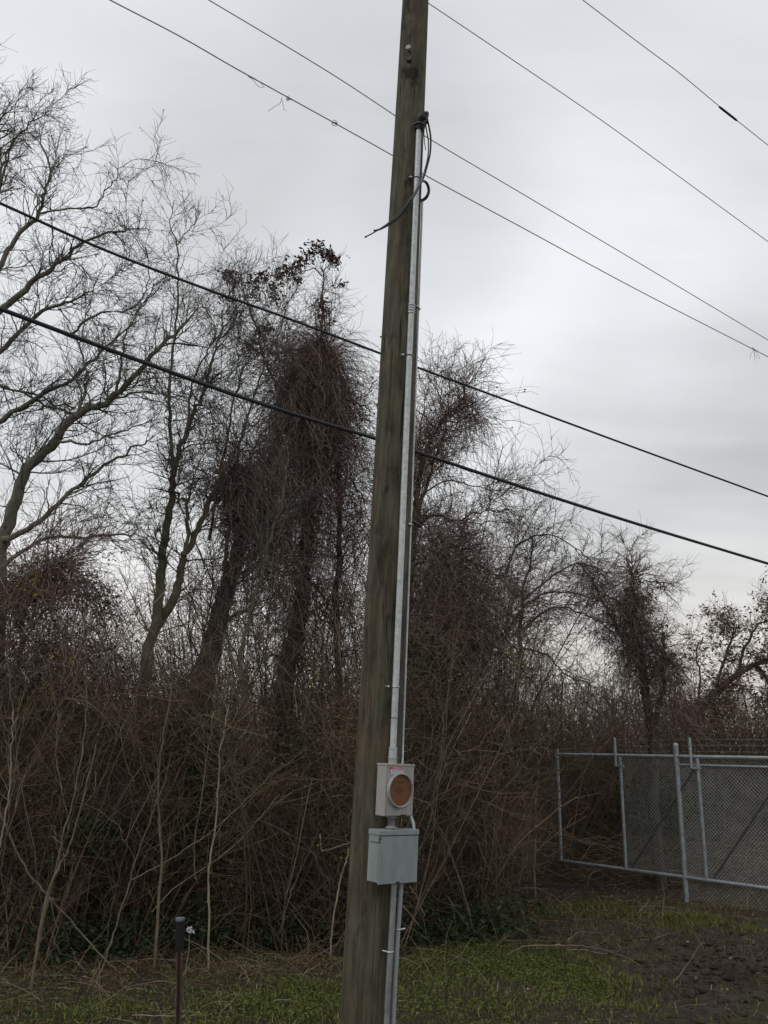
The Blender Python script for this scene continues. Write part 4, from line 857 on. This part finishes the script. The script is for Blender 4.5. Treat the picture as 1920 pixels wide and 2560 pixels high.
# ------------------------------------------------------------------ individual foreground saplings and canes
def sap(name, label, pxs, r0, r1, m, Y=None, twigs=14, cat='sapling', tl=(.25, .8), group='saplings and canes at the front of the thicket', ydrift=0.0):
    if Y is None: b = on_z(*pxs[0], 0.0); Y = b.y; g_ = False
    else: g_ = True
    P, R = limb(pxs, Y, r0, r1, 30, ydrift, .004)
    if not g_: P[0, 0, 2] = min(P[0, 0, 2], float(ground_z(P[0, 0, 0], P[0, 0, 1])) - .02)
    b = np.array([P[0, 0, 0], P[0, 0, 1], P[0, 0, 2]])
    root = thing(name, label, cat, b, None, group); P = P - b
    tube_obj('stem', [(P, R)], m, root, 6)
    if twigs: tube_obj('twigs', [grow([(P, R)], twigs, tl, (20, 50), 6, .1, .04, .5, .0028, .25)], m, root)
    return root
SL = [('sapling', 'double stemmed straight grey sapling leaning right in the lower left', [(78, 2470), (112, 2263), (150, 2160), (170, 2128), (204, 2016), (231, 1904), (240, 1860)], .014, .005, 'cane', None),
      ('sapling', 'second stem close beside the straight lower left sapling, curving up to its left', [(84, 2440), (112, 2280), (135, 2190), (160, 2080), (185, 1990), (208, 1858), (217, 1740), (214, 1660)], .012, .005, 'cane', None),
      ('sapling', 'thin crooked sapling at the bottom left corner forking near its top', [(0, 2385), (25, 2290), (42, 2244), (69, 2163), (60, 2110), (50, 2062)], .009, .005, 'cane', None),
      ('sapling', 'straight slim stem leaning right, left of the marker post', [(239, 2467), (270, 2379), (309, 2255), (347, 2128), (382, 2031), (392, 2000)], .009, .004, 'cane', None),
      ('sapling', 'faint upright stem left of the straight slim leaning stem', [(262, 2400), (272, 2310), (285, 2244), (309, 2147), (324, 2070), (330, 2028)], .007, .004, 'cane', None),
      ('sapling', 'tall pale sapling with bright bark patch right of the marker post', [(521, 2433), (523, 2301), (521, 2186), (532, 2109), (544, 1993), (548, 1900), (560, 1830), (572, 1760)], .012, .006, 'pale_cane', None),
      ('sapling', 'brown crooked sapling rising directly behind the marker post', [(386, 2420), (392, 2332), (397, 2244), (405, 2150), (398, 2060), (395, 1980), (400, 1900), (412, 1820), (428, 1740), (424, 1660)], .018, .007, 'cane', None),
      ('sapling', 'thin upright pale stem between the marker post and the tall pale sapling', [(490, 2200), (485, 2110), (501, 2016), (517, 1896), (532, 1800), (536, 1740)], .008, .004, 'pale_cane', 9.9),
      ('fallen_branch', 'long straight dead branch slanting down to the right across the lower left saplings', [(-10, 2010), (62, 2167), (135, 2255), (251, 2386), (310, 2440)], .011, .007, 'cane', 9.3),
      ('sapling', 'light stem at the extreme left edge crossing the dead branch', [(-5, 2150), (10, 2060), (23, 1974), (28, 1880), (33, 1780)], .010, .006, 'pale_cane', 9.0),
      ('sapling', 'second light stem near the left edge, just right of the outermost one', [(5, 2170), (22, 2040), (35, 1950), (48, 1860), (60, 1790)], .008, .005, 'cane', 9.4),
      ('sapling', 'bowed thin stem curving left above the lower left sapling', [(172, 2080), (168, 2039), (154, 1974), (141, 1896), (141, 1838), (150, 1780)], .007, .004, 'pale_cane', 9.5),
      ('cane', 'long thin cane arching up right behind the tall pale sapling, lowest of three', [(380, 2280), (445, 2213), (569, 2129), (659, 2033), (700, 1985)], .006, .003, 'pale_cane', 9.6),
      ('cane', 'long thin cane arching up right behind the tall pale sapling, middle of three', [(330, 2200), (400, 2162), (480, 2112), (536, 2072), (635, 1981), (680, 1930)], .006, .003, 'pale_cane', 9.5),
      ('cane', 'long thin cane arching up right behind the tall pale sapling, uppermost of three', [(340, 2140), (409, 2105), (470, 2060), (536, 2005), (632, 1900), (660, 1870)], .005, .003, 'cane', 9.7),
      ('broken_stick', 'pale broken stick standing against the left edge of the pole', [(822, 2410), (826, 2380), (834, 2292), (852, 2201), (862, 2160), (872, 2121)], .010, .010, 'pale_cane', None),
      ('cane', 'brown leaning cane in the dark gap left of the pale broken stick', [(700, 2330), (728, 2231), (768, 2141), (795, 2080)], .009, .005, 'cane', 9.9),
      ('cane', 'thin cane springing right from the foot of the brown leaning cane', [(700, 2300), (740, 2275), (780, 2240), (830, 2190)], .007, .004, 'cane', 10.0),
      ('bent_twig', 'sharply bent pale twig beside the pole just above the broken stick', [(800, 2085), (803, 2120), (810, 2127), (840, 2118), (876, 2106)], .006, .004, 'pale_cane', 9.6),
      ('sapling', 'spotted pale brown sapling leaning left, right of the disconnect box', [(1190, 2362), (1177, 2299), (1157, 2223), (1142, 2177), (1124, 2127), (1109, 2089), (1089, 2051), (1082, 2000)], .011, .009, 'cane', None),
      ('cane', 'low cane crossing the foot of the spotted pale brown sapling', [(1240, 2368), (1200, 2335), (1162, 2306), (1140, 2275), (1121, 2243)], .009, .006, 'cane', None),
      ('cane', 'short stick leaning right beside the low crossing cane', [(1210, 2382), (1240, 2365), (1272, 2335)], .008, .006, 'cane', None),
      ('fallen_branch', 'long thin dead branch arched over the grass right of the pole', [(1266, 2388), (1290, 2375), (1316, 2365), (1405, 2363), (1460, 2366), (1508, 2374), (1570, 2398), (1625, 2424)], .009, .005, 'cane', 10.0),
      ('sapling', 'slim grey trunk in the thicket just left of the gate end', [(1337, 2250), (1335, 2180), (1337, 2101), (1339, 2000), (1345, 1900)], .028, .018, 'cane', None),
      ('wooden_stake', 'short pale weathered stake beside the slim grey trunk left of the gate', [(1318, 2232), (1317, 2190), (1316, 2142)], .016, .015, 'cane', None),
      ('sapling', 'brown stem rising close to the right side of the meter box', [(1035, 2260), (1040, 2150), (1075, 2050), (1090, 1960), (1105, 1860), (1110, 1780)], .016, .009, 'cane', 10.6),
      ('cane', 'pair of rusty brown stems crossing below the disconnect box on the right', [(1060, 2290), (1040, 2240), (1022, 2215)], .012, .010, 'cane', 10.2),
      ('sapling', 'thin vertical stem hugging the left side of the pole above the boxes', [(880, 1950), (868, 1800), (860, 1720), (850, 1640), (848, 1560)], .012, .008, 'cane', 11.0)]
for (nm, lab, pxs, ra, rb, mm, Yd) in SL:
    tw = 0 if nm in ('broken_stick', 'wooden_stake', 'bent_twig') else (5 if nm in ('cane', 'fallen_branch') else 12)
    sap(nm, lab, pxs, ra, rb, M[mm], Yd, tw, nm.replace('_', ' '))

# ------------------------------------------------------------------ ground cover
def patch(pxl, pad=1.0):
    out = []
    for (x, y, rx, ry, w) in pxl:
        c = on_z(x, y); e = on_z(x + rx, y); f2 = on_z(x, y - ry); out.append((c.x, c.y, abs(e.x - c.x), abs(f2.y - c.y), w))
    return out
GP = patch([(1280, 2440, 230, 65, .7), (1420, 2450, 150, 55, 2.2), (1500, 2285, 110, 18, 1.5), (1690, 2312, 90, 18, 3.0), (1880, 2335, 60, 16, .5), (690, 2530, 150, 50, 1.6), (230, 2530, 160, 30, .45), (40, 2510, 60, 25, .3),
            (1100, 2420, 90, 30, .35), (1780, 2262, 120, 10, .2), (1450, 2262, 90, 10, .25), (1180, 2530, 180, 40, .45), (1820, 2400, 70, 16, .2), (1640, 2480, 60, 20, .2)])
def gdens(x, y):
    d = np.zeros_like(x)
    for (cx_, cy_, a, b, w) in GP: d = np.maximum(d, w * np.exp(-(((x - cx_) / a) ** 2 + ((y - cy_) / b) ** 2) * 1.2))
    d = d * (.15 + 1.5 * vnoise(x + 12, y + 4, .28) ** 1.5) * (.35 + 1.2 * vnoise(x + 2, y + 44, .8)); md = np.exp(-(((x - 4.1) / 1.9) ** 2 + ((y - 9.2) / 2.2) ** 2)); return (d + .06) * (1 - .8 * md)
c = 560000; X = rng.uniform(-5.2, 7.4, c); Y = rng.uniform(6.4, 14.5, c)
k = rng.random(c) < gdens(X, Y); X, Y = X[k], Y[k]; c = len(X); Z = ground_z(X, Y)
h = rng.uniform(.014, .045, c) * (.7 + .6 * vnoise(X, Y, .5)); a = rng.uniform(0, 2 * math.pi, c); wdt = rng.uniform(.0022, .0045, c)
lean = rng.uniform(.3, 1.3, c); la = rng.uniform(0, 2 * math.pi, c)
p_ = np.stack([X, Y, Z - .005], 1); sd_ = np.stack([np.cos(a), np.sin(a), np.zeros(c)], 1) * wdt[:, None]; ld = np.stack([np.cos(la) * lean * .5, np.sin(la) * lean * .5, np.ones(c)], 1) * h[:, None]
ld2 = np.stack([np.cos(la) * lean * 1.3, np.sin(la) * lean * 1.3, np.ones(c) * 1.4], 1) * h[:, None]
V = np.stack([p_ - sd_, p_ + sd_, p_ + ld + sd_ * .8, p_ + ld - sd_ * .8, p_ + ld2], 1).reshape(-1, 3); b5 = np.arange(c)[:, None] * 5
tag(link('grass', npmesh('grass', V, [b5 + np.array([[0, 1, 2, 3]]), b5 + np.array([[3, 2, 4]])]), M['grass']), 'short green grass in patches on the muddy ground', 'grass', kind='stuff')
c = 60000; X = rng.uniform(-5.2, 3.6, c); Y = rng.uniform(6.8, 10.5, c); k = rng.random(c) < gdens(X, Y) * 1.1 * (X < 2.2); X, Y = X[k], Y[k]
tag(leaf_obj('clover', np.stack([X, Y, ground_z(X, Y) + rng.uniform(.015, .06, len(X))], 1), (.009, .018), M['clover'], None, flat=.8, per=2, jitter=.012), 'low bright green weeds and clover at the bottom of the picture', 'weeds', kind='stuff')
c = 34000; X = rng.uniform(-6, 8, c); Y = rng.uniform(6.5, 16, c); k = rng.random(c) < (.30 + .8 * (Y > np.interp(X / Y * 2080 + 940, [0, 900, 1350, 1920], [8.6, 9.4, 11.5, 12.5]))); X, Y = X[k], Y[k]
tag(leaf_obj('leaf_litter', np.stack([X, Y, ground_z(X, Y) + rng.uniform(.004, .03, len(X))], 1), (.010, .028), M['leaf_dead'], None, flat=.85, jitter=.003), 'fallen brown leaves scattered over the ground', 'leaf litter', kind='stuff')
c = 9000; X = rng.uniform(-5.5, 7, c); Y = rng.uniform(7.2, 14, c); w_ = np.exp(-((Y - np.interp(X / Y * 2080 + 940, [0, 900, 1350, 1920], [9.0, 9.7, 12.0, 14.2])) / 1.0) ** 2) + .10; k = rng.random(c) < w_ * np.where(X < 0, 1, .45); X, Y = X[k], Y[k]; c = len(X)
d = norm(np.stack([rng.normal(0, 1, c), rng.normal(0, .6, c), rng.uniform(.05, .9, c)], 1)); S = polys(X, Y, ground_z(X, Y) + .01, d, rng.uniform(.12, .6, c), 6, .14, -.10, rng.uniform(.002, .0042, c))
S[0][:, :, 2] = np.maximum(S[0][:, :, 2], ground_z(S[0][:, :, 0], S[0][:, :, 1]) + .01)
tag(tube_obj('dry_straw', [S], M['straw']), 'dry straw coloured stalks lying at the foot of the thicket', 'dry grass', kind='stuff')
c = 2600; X, Y, px = scatter(c, 1, 1, 1370, 2050); Y = rng.uniform(15.4, 18.5, c); X = Y * (px - 940) / 2080; Z = rng.random(c) ** 1.6 * .7
S = polys(X, Y, Z, norm(np.stack([rng.normal(0, 1, c), rng.normal(0, .7, c), rng.normal(0, .3, c)], 1)), rng.uniform(.3, 1.5, c), 6, .16, -.04, rng.uniform(.003, .008, c))
tag(tube_obj('brush_debris', [S], M['straw']), 'heap of cut reddish brown brush lying behind the gate', 'brush pile', kind='stuff')
for (pxs, lab) in (([(995, 2502), (1050, 2506), (1110, 2514), (1165, 2524)], 'long pale dry reed lying on the grass right of the pole'), ([(760, 2478), (800, 2482), (850, 2486)], 'short pale dry reed lying left of the pole foot'),
                   ([(330, 2538), (420, 2540), (520, 2537)], 'pale dry reed lying near the bottom edge behind the marker post'), ([(585, 2432), (640, 2448), (690, 2465)], 'pale reed lying left of the pole at the thicket edge')):
    P = resample([on_z(x, y, .035) for x, y in pxs], 16) + rng.normal(0, .002, (16, 3)); b = P[0].copy()
    root = thing('dry_reed', lab, 'reed', b, None, 'pale reeds lying on the ground'); tube_obj('stalk', [((P - b)[None], np.linspace(.006, .003, 16)[None])], M['pale_cane'], root, 5)
# clods of mud on the right
c = 2600; X = rng.uniform(1.8, 6.5, c); Y = rng.uniform(7.2, 12, c); k = rng.random(c) < np.exp(-(((X - 3.9) / 1.6) ** 2 + ((Y - 9.0) / 2.2) ** 2)); X, Y = X[k], Y[k]; c = len(X)
ico = bmesh.new(); bmesh.ops.create_icosphere(ico, subdivisions=2, radius=1); iv = np.array([v.co[:] for v in ico.verts]); ifc = np.array([[v.index for v in f.verts] for f in ico.faces]); ico.free()
s = rng.uniform(.008, .045, c)[:, None, None]; rough = 1 + rng.normal(0, .16, (c, len(iv), 1))
V = iv[None] * rough * s * np.array([1.3, 1, .55]) + np.stack([X, Y, ground_z(X, Y)], 1)[:, None]
tag(link('mud_clods', npmesh('mud_clods', V.reshape(-1, 3), [(ifc[None] + np.arange(c)[:, None, None] * len(iv)).reshape(-1, 3)]), M['ground']), 'churned clods of dark mud at lower right', 'mud', kind='stuff')
